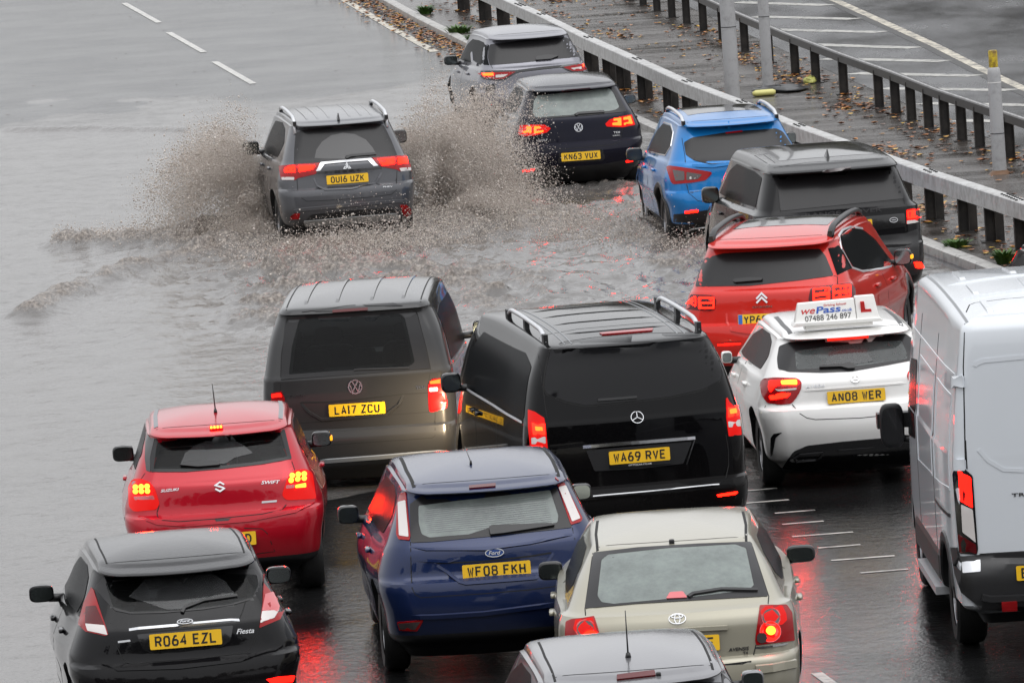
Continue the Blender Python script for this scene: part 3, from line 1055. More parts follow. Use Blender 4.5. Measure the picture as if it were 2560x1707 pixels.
        for f in fo:
            c = Vector((0, 0))
            for i in f: c += vo[i]
            c /= len(f)
            if inside(inp, c.x, c.y) or not all(i in idx for i in f): continue
            q = tuple(idx[i] for i in f)
            nr = (vs[q[1]] - vs[q[0]]).cross(vs[q[2]] - vs[q[0]])
            fs.append(q if nr.dot(hits[f[0]][1]) > 0 else q[::-1])
        return vs, fs
    def cabin(s, zs=None, rear=True):
        """seats and headrests seen through the glass, and the open windscreen that lights them"""
        me = s.body.data
        bm = bmesh.new(); bm.from_mesh(me)
        b0, b1 = s.beltz(s.cowl), s.zr
        dead = []
        for f in bm.faces:
            c = f.calc_center_median()
            if c.y > s.screen - .25 and c.y < s.cowl + .05 and f.normal.y > .25 and f.normal.z > .2 and b0 + .05 < c.z < b1 - .07 and abs(c.x) < s.hw_roof * 1.1:
                dead.append(f)
        wv, wf, mp = [], [], {}
        for f in dead:
            q = []
            for v in f.verts:
                if v.index not in mp: mp[v.index] = len(wv); wv.append(v.co.copy())
                q.append(mp[v.index])
            wf.append(tuple(q))
        bmesh.ops.delete(bm, geom=dead, context='FACES')
        bm.to_mesh(me); bm.free()
        if wf: mesh_obj('windscreen', wv, wf, MAT['clear'], s.root)
        zb = s.beltz(1.0)
        def seat(x, y, w, z0, z1, lean, head=True):
            parts = []
            vs, fs = superell(w / 2, .07, (z1 - z0) / 2, .3, .4)
            parts.append(([Vector((v.x + x, v.y + y - (v.z) * lean, v.z + (z0 + z1) / 2)) for v in vs], fs))
            if head:
                vs, fs = superell(.13, .05, .085, .5, .5)
                parts.append(([v + Vector((x, y - (z1 - z0) * lean * .6, z1 + .09)) for v in vs], fs))
            vs, fs = join(parts)
            mesh_obj('seat', vs, fs, MAT['seat'], s.root)
        if rear:
            for x in (-.42, .0, .42): seat(x, 1.05, .43, .45, zb - .02, .15)
        for x in (-.37, .37): seat(x, 2.0, .5, .45, zb + .10, .2)
        vs, fs = box_mesh(-s.hwm * .8, s.hwm * .8, .30, 1.0, zb - .16, zb - .13)
        mesh_obj('parcel_shelf', vs, fs, MAT['seat'], s.root, smooth=False)
        vs, fs = box_mesh(-s.hwm * .78, s.hwm * .78, s.cowl - .55, s.cowl - .1, zb - .35, zb - .10)
        mesh_obj('dashboard', vs, fs, MAT['seat'], s.root, smooth=False)

GLYPH = {
 'A': [[(0, 0), (.5, 1), (1, 0)], [(.18, .32), (.82, .32)]],
 'B': [[(0, 0), (0, 1), (.7, 1), (.95, .9), (.95, .62), (.7, .52), (0, .52)], [(.7, .52), (1, .4), (1, .12), (.75, 0), (0, 0)]],
 'C': [[(1, .8), (.85, 1), (.15, 1), (0, .8), (0, .2), (.15, 0), (.85, 0), (1, .2)]],
 'D': [[(0, 0), (0, 1), (.65, 1), (1, .75), (1, .25), (.65, 0), (0, 0)]],
 'E': [[(1, 1), (0, 1), (0, 0), (1, 0)], [(0, .52), (.85, .52)]],
 'F': [[(1, 1), (0, 1), (0, 0)], [(0, .52), (.85, .52)]],
 'H': [[(0, 0), (0, 1)], [(1, 0), (1, 1)], [(0, .5), (1, .5)]],
 'K': [[(0, 0), (0, 1)], [(1, 1), (.05, .45)], [(.35, .62), (1, 0)]],
 'L': [[(0, 1), (0, 0), (1, 0)]],
 'M': [[(0, 0), (0, 1), (.5, .4), (1, 1), (1, 0)]],
 'N': [[(0, 0), (0, 1)], [(.08, 1), (.92, 0)], [(1, 0), (1, 1)]],
 'O': [[(0, .2), (0, .8), (.2, 1), (.8, 1), (1, .8), (1, .2), (.8, 0), (.2, 0), (0, .2)]],
 'P': [[(0, 0), (0, 1), (.7, 1), (1, .88), (1, .58), (.7, .46), (0, .46)]],
 'R': [[(0, 0), (0, 1), (.7, 1), (1, .88), (1, .6), (.7, .48), (0, .48)], [(.55, .48), (1, 0)]],
 'U': [[(0, 1), (0, .2), (.2, 0), (.8, 0), (1, .2), (1, 1)]],
 'V': [[(0, 1), (.5, 0), (1, 1)]],
 'W': [[(0, 1), (.25, 0), (.5, .75), (.75, 0), (1, 1)]],
 'X': [[(0, 0), (1, 1)], [(0, 1), (1, 0)]],
 'Y': [[(0, 1), (.5, .45), (1, 1)], [(.5, .45), (.5, 0)]],
 'Z': [[(0, 1), (1, 1), (0, 0), (1, 0)]],
 '3': [[(0, .85), (.15, 1), (.8, 1), (1, .85), (1, .65), (.8, .53), (.4, .53)], [(.8, .53), (1, .4), (1, .15), (.8, 0), (.15, 0), (0, .15)]],
 '4': [[(.75, 0), (.75, 1), (0, .3), (1, .3)]],
 '6': [[(.85, 1), (.45, 1), (0, .45), (0, .18), (.2, 0), (.8, 0), (1, .18), (1, .4), (.8, .56), (.2, .56), (.02, .4)]],
 '7': [[(0, 1), (1, 1), (.35, 0)]],
 '8': [[(.2, .53), (.03, .68), (.03, .87), (.2, 1), (.8, 1), (.97, .87), (.97, .68), (.8, .53), (.2, .53), (0, .38), (0, .15), (.2, 0), (.8, 0), (1, .15), (1, .38), (.8, .53)]],
 '9': [[(.15, 0), (.55, 0), (1, .55), (1, .82), (.8, 1), (.2, 1), (0, .82), (0, .6), (.2, .44), (.8, .44), (.98, .6)]],
}
GLYPH['0'] = GLYPH['O']
GLYPH['J'] = [[(1, 1), (1, .2), (.8, 0), (.2, 0), (0, .2)]]
GLYPH['T'] = [[(0, 1), (1, 1)], [(.5, 1), (.5, 0)]]
GLYPH['5'] = [[(.95, 1), (.05, 1), (0, .55), (.7, .6), (1, .45), (1, .15), (.8, 0), (.15, 0), (0, .15)]]
ROUND_RING = ellipse(.93, .93)
VW = [ROUND_RING, [(-.42, .82), (0, -.05 + .12), (.42, .82)], [(-.78, .42), (-.38, -.72), (0, .12), (.38, -.72), (.78, .42)]]
STAR = [ROUND_RING, [(0, 0), (0, .9)], [(0, 0), (-.78, -.45)], [(0, 0), (.78, -.45)]]
OVAL_SCRIPT = [[(-.62, -.12), (-.5, .18), (-.2, .22), (-.5, .2), (-.52, .0), (-.3, .02)], ellipse(.11, .12, 10, -.12, -.05), [(.1, -.16), (.1, .05), (.24, .06)], [(.55, .3), (.5, -.16)], ellipse(.11, .12, 10, .42, -.05)]
FORD = [ellipse(.95, .42)] + OVAL_SCRIPT
TOYOTA = [ellipse(.93, .62), ellipse(.30, .58), ellipse(.62, .22, 28, 0, .30)]
CHEVRON = [[(-.9, -.15), (0, .75), (.9, -.15)], [(-.9, -.85), (0, .05), (.9, -.85)]]
SUZ = [[(.85, .35), (.1, .85), (-.8, .3), (.55, -.2), (.8, -.4), (0, -.88), (-.85, -.35)]]
DIAMONDS = [[(0, .95), (.22, .5), (0, .05), (-.22, .5), (0, .95)], [(-.02, .03), (-.55, .03), (-.85, -.45), (-.3, -.45), (-.02, .03)], [(.02, .03), (.55, .03), (.85, -.45), (.3, -.45), (.02, .03)]]
# ------------------------------------------------------------------ the vehicles
def hatch_rows(zb, hb, ztop, hmax, zbelt, hbelt, ybelt, hg, ygl, zlip, ylip, hlip, zr, hr, yr, ledge=.06, zlow=.25):
    """rear outline of a hatchback: bumper, ledge, tailgate, glass, spoiler lip, roof edge"""
    zlip = zr - .024; yr = max(yr, ylip + .13)
    at = lambda z: hbelt + (hr - hbelt) * (max(0, z - zbelt) / (zr - zbelt)) ** 1.15
    hg = at(zlip - .05) + .004; hlip = at(zlip) + .002
    return [(zlow, .20, hb * .88), (zlow + .09, .07, hb * .97), (zb, .0, hb), (ztop - .07, .012, hmax), (ztop - .01, .03, hmax, 'S'),
            (ztop + .015, ledge + .02, hmax * .997, 'S'), (zbelt - .22, ledge + .035, hmax * .995), (zbelt - .05, ledge + .06, hbelt * 1.035),
            (zbelt, ybelt, hbelt, 'S'), (zlip - .035, ygl, hg), (zlip - .02, ygl, hg - .004, 'S'), (zlip - .010, ylip + .012, hlip), (zlip, ylip, hlip - .003), (zlip + .009, ylip + .025, hlip - .008), (zr, yr, hr)]

def roof_hatch(c, y, half, bow=.05, mat=None):
    """shut line of the tailgate across the roof"""
    c.line('roof_gap', [(half * t, y + bow * t * t) for t in (-1, -.75, -.5, -.25, 0, .25, .5, .75, 1)], mat or MAT['gap'], .008, .0015, caster=c.cast_top, step=.05)

# 1 --- grey SUV throwing up the bow wave
def outlander():
    rows = hatch_rows(.52, .83, .80, .855, 1.13, .775, .19, .66, .42, 1.545, .30, .625, 1.595, .585, .40, zlow=.30)
    c = Car('suv_car', 'grey SUV driving through the flood between two tall brown splashes', 'car', (-1.89, 93.85), 6.4, 4.695, rows, 8, PAINT['graphite'],
            (560, 220, .2551), wheel=(.35, .22), axles=(.95, 3.62), beltdrop=.04, rise=.03)
    c.px('rear_window', [(704, 440), (770, 418), (1060, 378), (1300, 356), (1500, 352), (1568, 372), (1640, 520), (1697, 662), (1450, 690), (1190, 712), (940, 738), (685, 750), (690, 600)], MAT['glass'])
    c.px('wiped_arc', [(888, 690), (905, 610), (960, 530), (1050, 468), (1160, 443), (1280, 455), (1390, 510), (1455, 585), (1488, 645), (1195, 662), (1185, 705)], MAT['glass_wiped'], .006, 4)
    c.wiper([(1195, 690), (1240, 668), (1488, 648)], .045)
    c.px('high_brake_lamp', [(1060, 381), (1240, 368), (1240, 388), (1065, 402)], MAT['smoke'], .01, 4)
    c.light([(540, 765), (712, 752), (948, 738), (900, 845), (722, 885), (700, 905), (570, 905), (553, 850)],
            [([(598, 795), (640, 768), (700, 766), (702, 828), (600, 832)], MAT['lit_red']), ([(730, 765), (892, 760), (872, 800), (732, 826)], MAT['lit_red']),
             ([(570, 875), (690, 875), (690, 903), (572, 903)], MAT['white_lens'])], MAT['red'])
    c.light([(1448, 690), (1690, 670), (1792, 655), (1812, 690), (1830, 800), (1730, 822), (1690, 800), (1530, 772)],
            [([(1508, 702), (1670, 688), (1674, 746), (1550, 764)], MAT['lit_red']), ([(1696, 684), (1786, 677), (1798, 742), (1702, 748)], MAT['lit_red']),
             ([(1714, 787), (1825, 780), (1827, 812), (1732, 820)], MAT['white_lens'])], MAT['red'])
    c.px('chrome_band', [(900, 818), (948, 737), (1190, 714), (1442, 696), (1512, 762), (1464, 768), (1412, 716), (1195, 732), (985, 752), (944, 812)], MAT['chrome'], .014, 6)
    c.px('handle_recess', [(878, 846), (920, 822), (1545, 775), (1550, 795), (1200, 832)], MAT['gloss_black'], .003, 6)
    c.line('plate_recess_edge', [(880, 885), (915, 960), (990, 998), (1250, 988), (1480, 935), (1545, 830)], c.mat, .03, .014)
    c.plate('OU16 UZK', 1209, 891)
    c.badge(1205, 772, 78, DIAMONDS, .2, MAT['chrome'], off=.004)
    c.text('OUTLANDER', 1595, 948, 128, MAT['chrome'], 14)
    c.text('PHEV', 1605, 968, 95, MAT['chrome'], 13)
    c.gaps([[(714, 885), (722, 1000), (760, 1080), (810, 1112), (1100, 1098), (1450, 1070), (1640, 1045), (1690, 1000), (1695, 815)], [(712, 752), (716, 880)], [(1690, 672), (1692, 798)]])
    c.line('bumper_trim', [(640, 1262), (700, 1205), (800, 1190), (1250, 1150), (1700, 1110), (1800, 1117), (1838, 1185)], c.mat, .05, .016)
    c.px('lower_grille', [(795, 1300), (860, 1240), (1250, 1200), (1640, 1175), (1692, 1225), (1200, 1265)], MAT['black'], .004)
    c.px('skid_plate', [(780, 1302), (1200, 1264), (1690, 1224), (1722, 1268), (1650, 1290), (1200, 1330), (795, 1352)], MAT['silver_trim'], .016)
    c.px('reflector', [(660, 1252), (692, 1232), (745, 1228), (735, 1280), (658, 1282)], MAT['red'], .02, 4)
    c.px('reflector', [(1720, 1145), (1782, 1145), (1822, 1187), (1825, 1228), (1790, 1255), (1755, 1245)], MAT['red'], .02, 6)
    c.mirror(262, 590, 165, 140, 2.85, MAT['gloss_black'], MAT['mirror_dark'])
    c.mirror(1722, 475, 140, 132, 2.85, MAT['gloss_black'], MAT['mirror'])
    c.rails(.575, .50, 2.45, MAT['satin'], .055, .022, (.02, .98))
    c.fin(1120, 310, MAT['gloss_black'], .085)
    for x in (-.40, -.27, -.13, .13, .27, .40):
        c.line('roof_rib', [(x, .62), (x, 2.3)], c.mat, .035, .008, caster=c.cast_top, step=.1)
    c.side_std([(1.0, 1.16), (3.05, 1.11), (2.75, 1.33), (2.35, 1.52), (1.5, 1.555), (1.1, 1.50), (.80, 1.34)], [(1.35, 1.0), (2.35, .98)], [[(2.0, .35), (2.0, 1.12)], [(1.1, .7), (1.0, 1.1)]])
    return c

# 2 --- silver crossover with the slim lamps
def crossover():
    rows = hatch_rows(.50, .80, .70, .84, 1.03, .755, .20, .64, .50, 1.40, .36, .62, 1.455, .57, .50)
    c = Car('crossover_car', 'silver crossover with a black tailgate strip, the farthest car by the barrier', 'car', (.63, 110.46), 8.7, 4.118, rows, 8, PAINT['silver_lilac'],
            (1080, 40, .18707), wheel=(.34, .21), axles=(.78, 3.34), beltdrop=.06)
    c.px('rear_window', [(755, 440), (780, 385), (1200, 330), (1780, 290), (1830, 310), (1910, 370), (2010, 545), (1690, 575), (1200, 628), (772, 662), (748, 560)], MAT['glass'])
    c.px('quarter_window', [(612, 322), (680, 350), (765, 395), (745, 470), (740, 560), (765, 662), (640, 655), (560, 610), (552, 480), (575, 380)], MAT['glass_side'], .004)
    c.line('tailgate_strip', [[(590, 752), (850, 748), (1110, 745), (1450, 705), (1750, 675), (2110, 630)]], MAT['gloss_black'], .045, .008)
    c.light([(612, 768), (1095, 748), (1125, 752), (960, 848), (850, 852), (700, 838)],
            [([(675, 770), (822, 765), (826, 802), (695, 805)], MAT['lit_orange']), ([(850, 792), (1020, 780), (950, 822), (850, 828)], MAT['white_lens'])], MAT['red'], off=.011)
    c.light([(1745, 685), (2110, 630), (2127, 690), (2000, 742), (1880, 748)],
            [([(2008, 648), (2108, 632), (2118, 665), (2010, 684)], MAT['lit_orange']), ([(1850, 702), (1990, 682), (1990, 715), (1890, 722)], MAT['white_lens'])], MAT['red'], off=.011)
    c.line('lamp_edge', [[(612, 775), (700, 842), (850, 856), (960, 852), (1110, 765), (1180, 745)], [(1745, 695), (1880, 752), (2000, 746), (2127, 695)]], MAT['gloss_black'], .028, .013)
    c.px('rear_wiper', [(1385, 580), (1400, 555), (1560, 530), (1690, 550), (1590, 590), (1390, 605)], MAT['black'], .03, 8)
    c.px('bumper_vent', [(712, 990), (740, 930), (840, 905), (850, 1060), (720, 1060)], MAT['black'], .004)
    c.gaps([[(790, 665), (828, 745), (848, 850), (870, 1080)], [(1975, 560), (2000, 740), (2010, 800)]])
    roof_hatch(c, .62, .50)
    c.mirror(250, 595, 180, 130, 2.45, MAT['gloss_black'], MAT['mirror_dark'], both=True)
    c.side_std([(1.0, 1.06), (2.7, 1.03), (2.3, 1.25), (1.8, 1.37), (1.2, 1.38), (.95, 1.33)], [(1.3, .9), (2.2, .88)], [[(1.75, .35), (1.75, 1.04)]])
    c.line('chrome_blade', [(612, 655), (545, 610), (535, 500)], c.mat, .05, .02)
    return c

# 3 --- dark blue hatchback
def golf():
    rows = hatch_rows(.50, .83, .66, .87, 1.02, .765, .17, .63, .44, 1.345, .31, .60, 1.385, .565, .40, zlow=.22)
    c = Car('hatchback_car', 'dark navy hatchback in the water beside the barrier, leaf above its plate', 'car', (1.07, 100.22), 4.6, 4.255, rows, 8, PAINT['navy'],
            (1000, 0, .3401), wheel=(.32, .2), axles=(.80, 3.43), beltdrop=.05)
    c.cabin()
    c.open_glass([(962, 710), (980, 690), (1240, 655), (1560, 632), (1595, 680), (1665, 822), (1400, 850), (945, 882), (950, 780)],
                 [(985, 745), (1010, 705), (1280, 678), (1540, 652), (1570, 690), (1612, 790), (1580, 812), (1290, 845), (1000, 866), (975, 840)], MAT['glass_mist'])
    c.wiper([(1290, 852), (1310, 838), (1500, 825)], .05)
    c.px('high_brake_lamp', [(1190, 668), (1400, 650), (1400, 662), (1192, 681)], MAT['red_dark'], .008, 3)
    c.light([(868, 988), (884, 925), (975, 918), (1060, 918), (1110, 945), (1080, 975), (980, 1000), (900, 1003)],
            [([(905, 980), (903, 966), (932, 962), (930, 930), (965, 928), (967, 980)], MAT['lit_orange']), ([(985, 985), (985, 930), (1032, 930), (1034, 948), (1000, 950), (1002, 965), (1056, 958), (1055, 972)], MAT['lit_orange'])], MAT['red_glow'], rnd=6)
    c.light([(1508, 912), (1540, 880), (1640, 855), (1700, 845), (1726, 920), (1640, 937), (1520, 932)],
            [([(1568, 875), (1625, 866), (1627, 925), (1560, 922), (1560, 905), (1600, 900), (1598, 888), (1568, 890)], MAT['lit_orange']), ([(1640, 865), (1690, 855), (1708, 912), (1645, 922), (1644, 905), (1680, 898), (1676, 880), (1641, 884)], MAT['lit_orange'])], MAT['red_glow'], rnd=6)
    c.badge(1312, 938, 64, VW, .17, MAT['chrome'])
    c.text('GOLF', 1048, 1032, 75, MAT['chrome'], 16)
    c.text('TDI', 1592, 974, 48, MAT['chrome'], 14)
    c.text('BLUEMOTION', 1590, 997, 54, MAT['chrome'], 8)
    c.plate('KN63 VUX', 1329, 1148, .08)
    c.gaps([[(985, 1005), (1000, 1060), (1025, 1095), (1065, 1106), (1300, 1090), (1560, 1066), (1618, 1042), (1638, 938)], [(976, 918), (980, 1000)], [(1637, 856), (1640, 936)]])
    roof_hatch(c, .52, .50)
    c.px('plate_recess', [(1160, 1200), (1170, 1125), (1490, 1098), (1510, 1165), (1480, 1185)], MAT['gloss_black'], .003)
    c.px('reflector', [(900, 1250), (995, 1238), (985, 1255), (905, 1265)], MAT['lit_deep'], .01, 3)
    c.px('reflector', [(1660, 1180), (1715, 1172), (1710, 1186), (1662, 1195)], MAT['lit_deep'], .01, 3)
    c.px('lower_bumper', [(905, 1215), (1250, 1225), (1500, 1205), (1720, 1165), (1720, 1260), (1300, 1330), (930, 1300)], MAT['black'], .005)
    c.mirror(1688, 730, 88, 64, 2.5, None, MAT['mirror'], both=True)
    c.side_std([(.95, 1.05), (2.75, 1.0), (2.3, 1.22), (1.85, 1.335), (1.2, 1.345), (.9, 1.30), (.75, 1.2)], [(1.25, .86), (2.25, .84)], [[(1.85, .35), (1.85, 1.02)]])
    return c

# 4 --- bright blue crossover
def qashqai():
    rows = hatch_rows(.55, .82, .74, .865, 1.10, .775, .20, .65, .46, 1.475, .32, .62, 1.525, .575, .44, zlow=.28)
    c = Car('crossover_car', 'bright blue crossover with silver roof rails, partly hidden by the black SUV', 'car', (2.84, 90.52), 5.0, 4.394, rows, 8, PAINT['blue'],
            (1500, 200, .38265), wheel=(.35, .21), axles=(.88, 3.53), beltdrop=.07)
    c.px('rear_window', [(548, 410), (600, 378), (850, 340), (1150, 318), (1195, 340), (1262, 440), (1275, 475), (1100, 500), (900, 542), (720, 552), (620, 530), (560, 490)], MAT['glass'])
    c.px('high_brake_lamp', [(820, 345), (930, 332), (930, 342), (822, 354)], MAT['red'], .01, 3)
    c.light([(435, 572), (450, 560), (600, 580), (728, 602), (732, 612), (690, 657), (600, 672), (480, 682), (465, 665)],
            [([(478, 588), (552, 598), (552, 655), (495, 660)], MAT['smoke']), ([(565, 602), (668, 618), (640, 648), (565, 656)], MAT['smoke']), ([(585, 632), (640, 628), (625, 645), (585, 650)], MAT['white_lens'])], MAT['red'], mirror=True)
    c.plate('KM19 WEY', 935, 668, .12, band=True)
    c.text('QASHQAI', 650, 727, 128, MAT['chrome'], 22)
    c.px('reflector', [(555, 858), (640, 848), (640, 860), (560, 868)], MAT['lit_red'], .02, 3, mirror=True)
    c.px('lower_bumper', [(440, 880), (560, 872), (700, 850), (1000, 830), (1000, 1000), (700, 1010), (500, 1060), (450, 1000)], MAT['black'], .006, mirror=True)
    c.line('bumper_blade', [(560, 1000), (600, 970), (720, 955)], MAT['silver_trim'], .03, .02)
    c.gaps([[(535, 380), (555, 500), (560, 580)], [(566, 680), (580, 740), (640, 790), (720, 800), (1000, 790)]])
    roof_hatch(c, .55, .52)
    c.line('tailgate_crease', [[(600, 560), (730, 565), (880, 545), (1050, 520)]], c.mat, .05, .014)
    c.mirror(225, 487, 106, 86, 2.65, MAT['gloss_black'], MAT['mirror_dark'])
    c.mirror(1250, 378, 62, 76, 2.65, MAT['gloss_black'], MAT['mirror'])
    c.rails(.565, .55, 2.3, MAT['satin'], .05, .02, (.02, .98))
    c.fin(842, 315, c.mat, .09)
    c.top('glass_roof', [(-.45, 1.05), (.45, 1.05), (.43, 2.3), (-.43, 2.3)], MAT['gloss_black'])
    c.side_std([(.95, 1.14), (2.85, 1.06), (2.45, 1.3), (1.95, 1.44), (1.3, 1.455), (.95, 1.38), (.8, 1.25)], [(1.35, .93), (2.3, .90)], [[(1.9, .35), (1.9, 1.07)]])
    for sx in (-1, 1):
        c.line('window_chrome', [(2.85, 1.05), (.95, 1.13), (.78, 1.25), (.95, 1.40), (1.3, 1.47), (1.95, 1.455)], MAT['chrome'], .022, .006, caster=c.cast_side(sx), step=.05)
        c.line('arch_cladding', [(.88 + .42 * math.cos(a), .37 + .42 * math.sin(a)) for a in np.linspace(-.2, 3.3, 16)], MAT['black'], .07, .012, caster=c.cast_side(sx), step=.1)
    return c

# 5 --- black luxury SUV
def range_sport():
    rows = [(.32, .16, .80), (.40, .05, .88), (.60, .0, .92), (.80, .02, .925, 'S'), (.82, .06, .925, 'S'), (1.05, .08, .92), (1.20, .10, .90, 'S'),
            (1.24, .15, .845, 'S'), (1.61, .36, .728), (1.625, .36, .724, 'S'), (1.64, .15, .715), (1.655, .14, .71), (1.67, .17, .70), (1.705, .34, .675)]
    c = Car('suv_car', 'black SUV with a wet black roof, between the blue crossover and the red one', 'car', (3.62, 81.3), 6.3, 4.85, rows, 7, PAINT['black_grey'],
            (1500, 200, .38265), wheel=(.38, .25), axles=(1.0, 3.92), beltdrop=.05, rc=(.2, .3, .05), rcg=(.16, .3, .04), rise=.02)
    c.px('rear_window', [(1128, 640), (1160, 622), (1300, 590), (1600, 565), (1900, 545), (1932, 560), (1955, 640), (1985, 775), (1600, 815), (1180, 858), (1165, 720)], MAT['glass'])
    c.px('high_brake_lamp', [(1450, 598), (1640, 572), (1640, 580), (1450, 606)], MAT['smoke'], .012, 3)
    c.light([(2000, 848), (2090, 832), (2102, 928), (2003, 942)],
            [([(2004, 856), (2086, 841), (2092, 898), (2008, 908)], MAT['lit_red']), ([(2014, 864), (2078, 853), (2083, 889), (2018, 897)], MAT['red_dark'], 'lens_segment'), ([(2003, 920), (2100, 910), (2102, 928), (2004, 942)], MAT['white_lens'])], MAT['red_glow'], rnd=6, mirror=True)
    c.plate('LR65 TKB', 1622, 955, .1)
    c.text('RANGE  ROVER', 1592, 866, 510, MAT['dull'], 24)
    c.badge(1918, 915, 56, [ellipse(.95, .55), [(-.5, 0), (.5, 0)]], .14, MAT['satin'], back=(.95, .55, MAT['oval_black']))
    c.px('reflector', [(2050, 1190), (2122, 1185), (2105, 1226), (2062, 1226)], MAT['lit_red'], .02, 4, mirror=True)
    c.gaps([[(1120, 650), (1165, 720), (1180, 860), (1195, 950)], [(1955, 640), (1985, 775), (1998, 850), (1998, 990)], [(1180, 925), (1600, 880), (1995, 830)], [(1140, 575), (1350, 540), (1880, 510)], [(1140, 575), (1010, 495)], [(1880, 510), (1720, 425)], [(1070, 490), (1175, 565)], [(1010, 495), (1300, 450), (1720, 425)]])
    c.px('tailgate_lower_panel', [(1200, 955), (1600, 905), (1990, 870), (1995, 960), (1600, 1010), (1210, 1050)], MAT['gloss_black'], .005)
    c.px('lower_bumper', [(1800, 1020), (2000, 1000), (2110, 960), (2140, 1050), (2120, 1260), (1800, 1320), (1300, 1340), (1300, 1080)], MAT['black'], .005)
    c.fin(1485, 505, MAT['gloss_black'], .09)
    c.mirror(722, 752, 114, 108, 2.95, MAT['gloss_black'], MAT['mirror_dark'], both=True)
    c.top('glass_roof', [(-.52, .75), (.52, .75), (.50, 2.6), (-.50, 2.6)], MAT['gloss_black'], .002)
    c.side_std([(.62, 1.27), (3.35, 1.22), (2.85, 1.50), (2.4, 1.61), (1.2, 1.615), (.66, 1.58)], [(1.5, 1.08), (2.5, 1.07)], [[(2.1, .4), (2.1, 1.22)]])
    return c

# 6 --- coral red crossover
def aircross():
    rows = hatch_rows(.55, .84, .76, .885, 1.10, .80, .19, .69, .44, 1.47, .27, .67, 1.53, .62, .40, zlow=.29)
    c = Car('crossover_car', 'coral red crossover with double chevron badge and thick black roof rails', 'car', (2.5, 74.51), -12.4, 4.5, rows, 8, PAINT['coral'],
            (1660, 540, .44643), wheel=(.36, .22), axles=(.90, 3.63), beltdrop=.05, rise=.05)
    c.px('rear_window', [(228, 238), (330, 210), (600, 195), (872, 184), (905, 225), (950, 335), (750, 362), (480, 392), (175, 396), (198, 312)], MAT['glass'])
    c.px('quarter_panel_glass', [(918, 182), (978, 165), (1010, 215), (1056, 290), (970, 332)], MAT['glass_side'], .004, 4)
    c.px('side_window', [(985, 112), (1005, 82), (1045, 68), (1112, 76), (1180, 130), (1284, 268), (1215, 290), (1110, 302), (1058, 285), (1003, 185)], MAT['glass_side'], .004, 16)
    c.line('window_chrome', [(1285, 278), (1215, 296), (1110, 310), (1052, 290), (995, 185), (978, 112), (1000, 78), (1045, 62), (1115, 70)], MAT['satin'], .03, .008)
    c.px('rear_wiper', [(385, 368), (400, 358), (480, 350), (555, 352), (550, 366), (400, 378)], MAT['black'], .03, 6)
    ring = lambda x0, y0, x1, y1, k: [([(x0, y0 + k), (x1, y0), (x1, y1 - k), (x0, y1)], MAT['lit_red']), ([(x0 + 8, y0 + k + 8), (x1 - 8, y0 + 9), (x1 - 8, (y0 + y1) / 2 - k - 5), (x0 + 8, (y0 + y1) / 2 - 4)], MAT['red_dark'], 'lens_segment'),
                                      ([(x0 + 8, (y0 + y1) / 2 + k + 4), (x1 - 8, (y0 + y1) / 2 + 5), (x1 - 8, y1 - k - 10), (x0 + 8, y1 - 9)], MAT['red_dark'], 'lens_segment')]
    c.light([(103, 462), (115, 440), (280, 445), (292, 470), (285, 522), (260, 532), (120, 522)], ring(112, 450, 183, 506, 0) + ring(196, 454, 284, 520, 1), MAT['red_dark'], rnd=10)
    c.light([(808, 472), (820, 410), (870, 398), (1040, 377), (1066, 400), (1071, 442), (1030, 466), (940, 482), (830, 483)], ring(835, 400, 928, 476, 9) + ring(944, 386, 1042, 464, 9), MAT['red_dark'], rnd=10)
    c.badge(548, 458, 68, CHEVRON, .3, MAT['chrome'], off=.004)
    c.text('CITROËN', 550, 507, 112, MAT['chrome'], 13)
    c.plate('YP69 MYU', 561, 578, .12, band=True)
    c.line('plate_recess_edge', [(350, 545), (355, 600), (380, 640), (470, 655), (640, 645)], c.mat, .03, .012)
    c.gaps([[(950, 335), (972, 340), (972, 385)], [(165, 398), (120, 440)], [(320, 710), (430, 702)]])
    roof_hatch(c, .55, .52)
    c.line('bumper_line', [(300, 722), (430, 714)], MAT['lit_deep'], .02, .012)
    c.rails(.60, .60, 2.4, MAT['black'], .065, .026, (.02, .98), wide=1.4)
    c.top('glass_roof', [(-.48, 1.15), (.48, 1.15), (.46, 2.5), (-.46, 2.5)], MAT['gloss_black'])
    c.mirror(1338, 230, 100, 92, 2.75, MAT['gloss_black'], MAT['mirror'], amber=True)
    c.side_std(None, [(1.45, .95), (2.35, .92)], [[(1.95, .4), (1.95, 1.08)]])
    for sx in (-1, 1):
        for ya in c.axles:
            c.line('arch_cladding', [(ya + .43 * math.cos(a), .38 + .43 * math.sin(a)) for a in np.linspace(-.2, 3.3, 16)], MAT['black'], .08, .012, caster=c.cast_side(sx), step=.1)
    return c

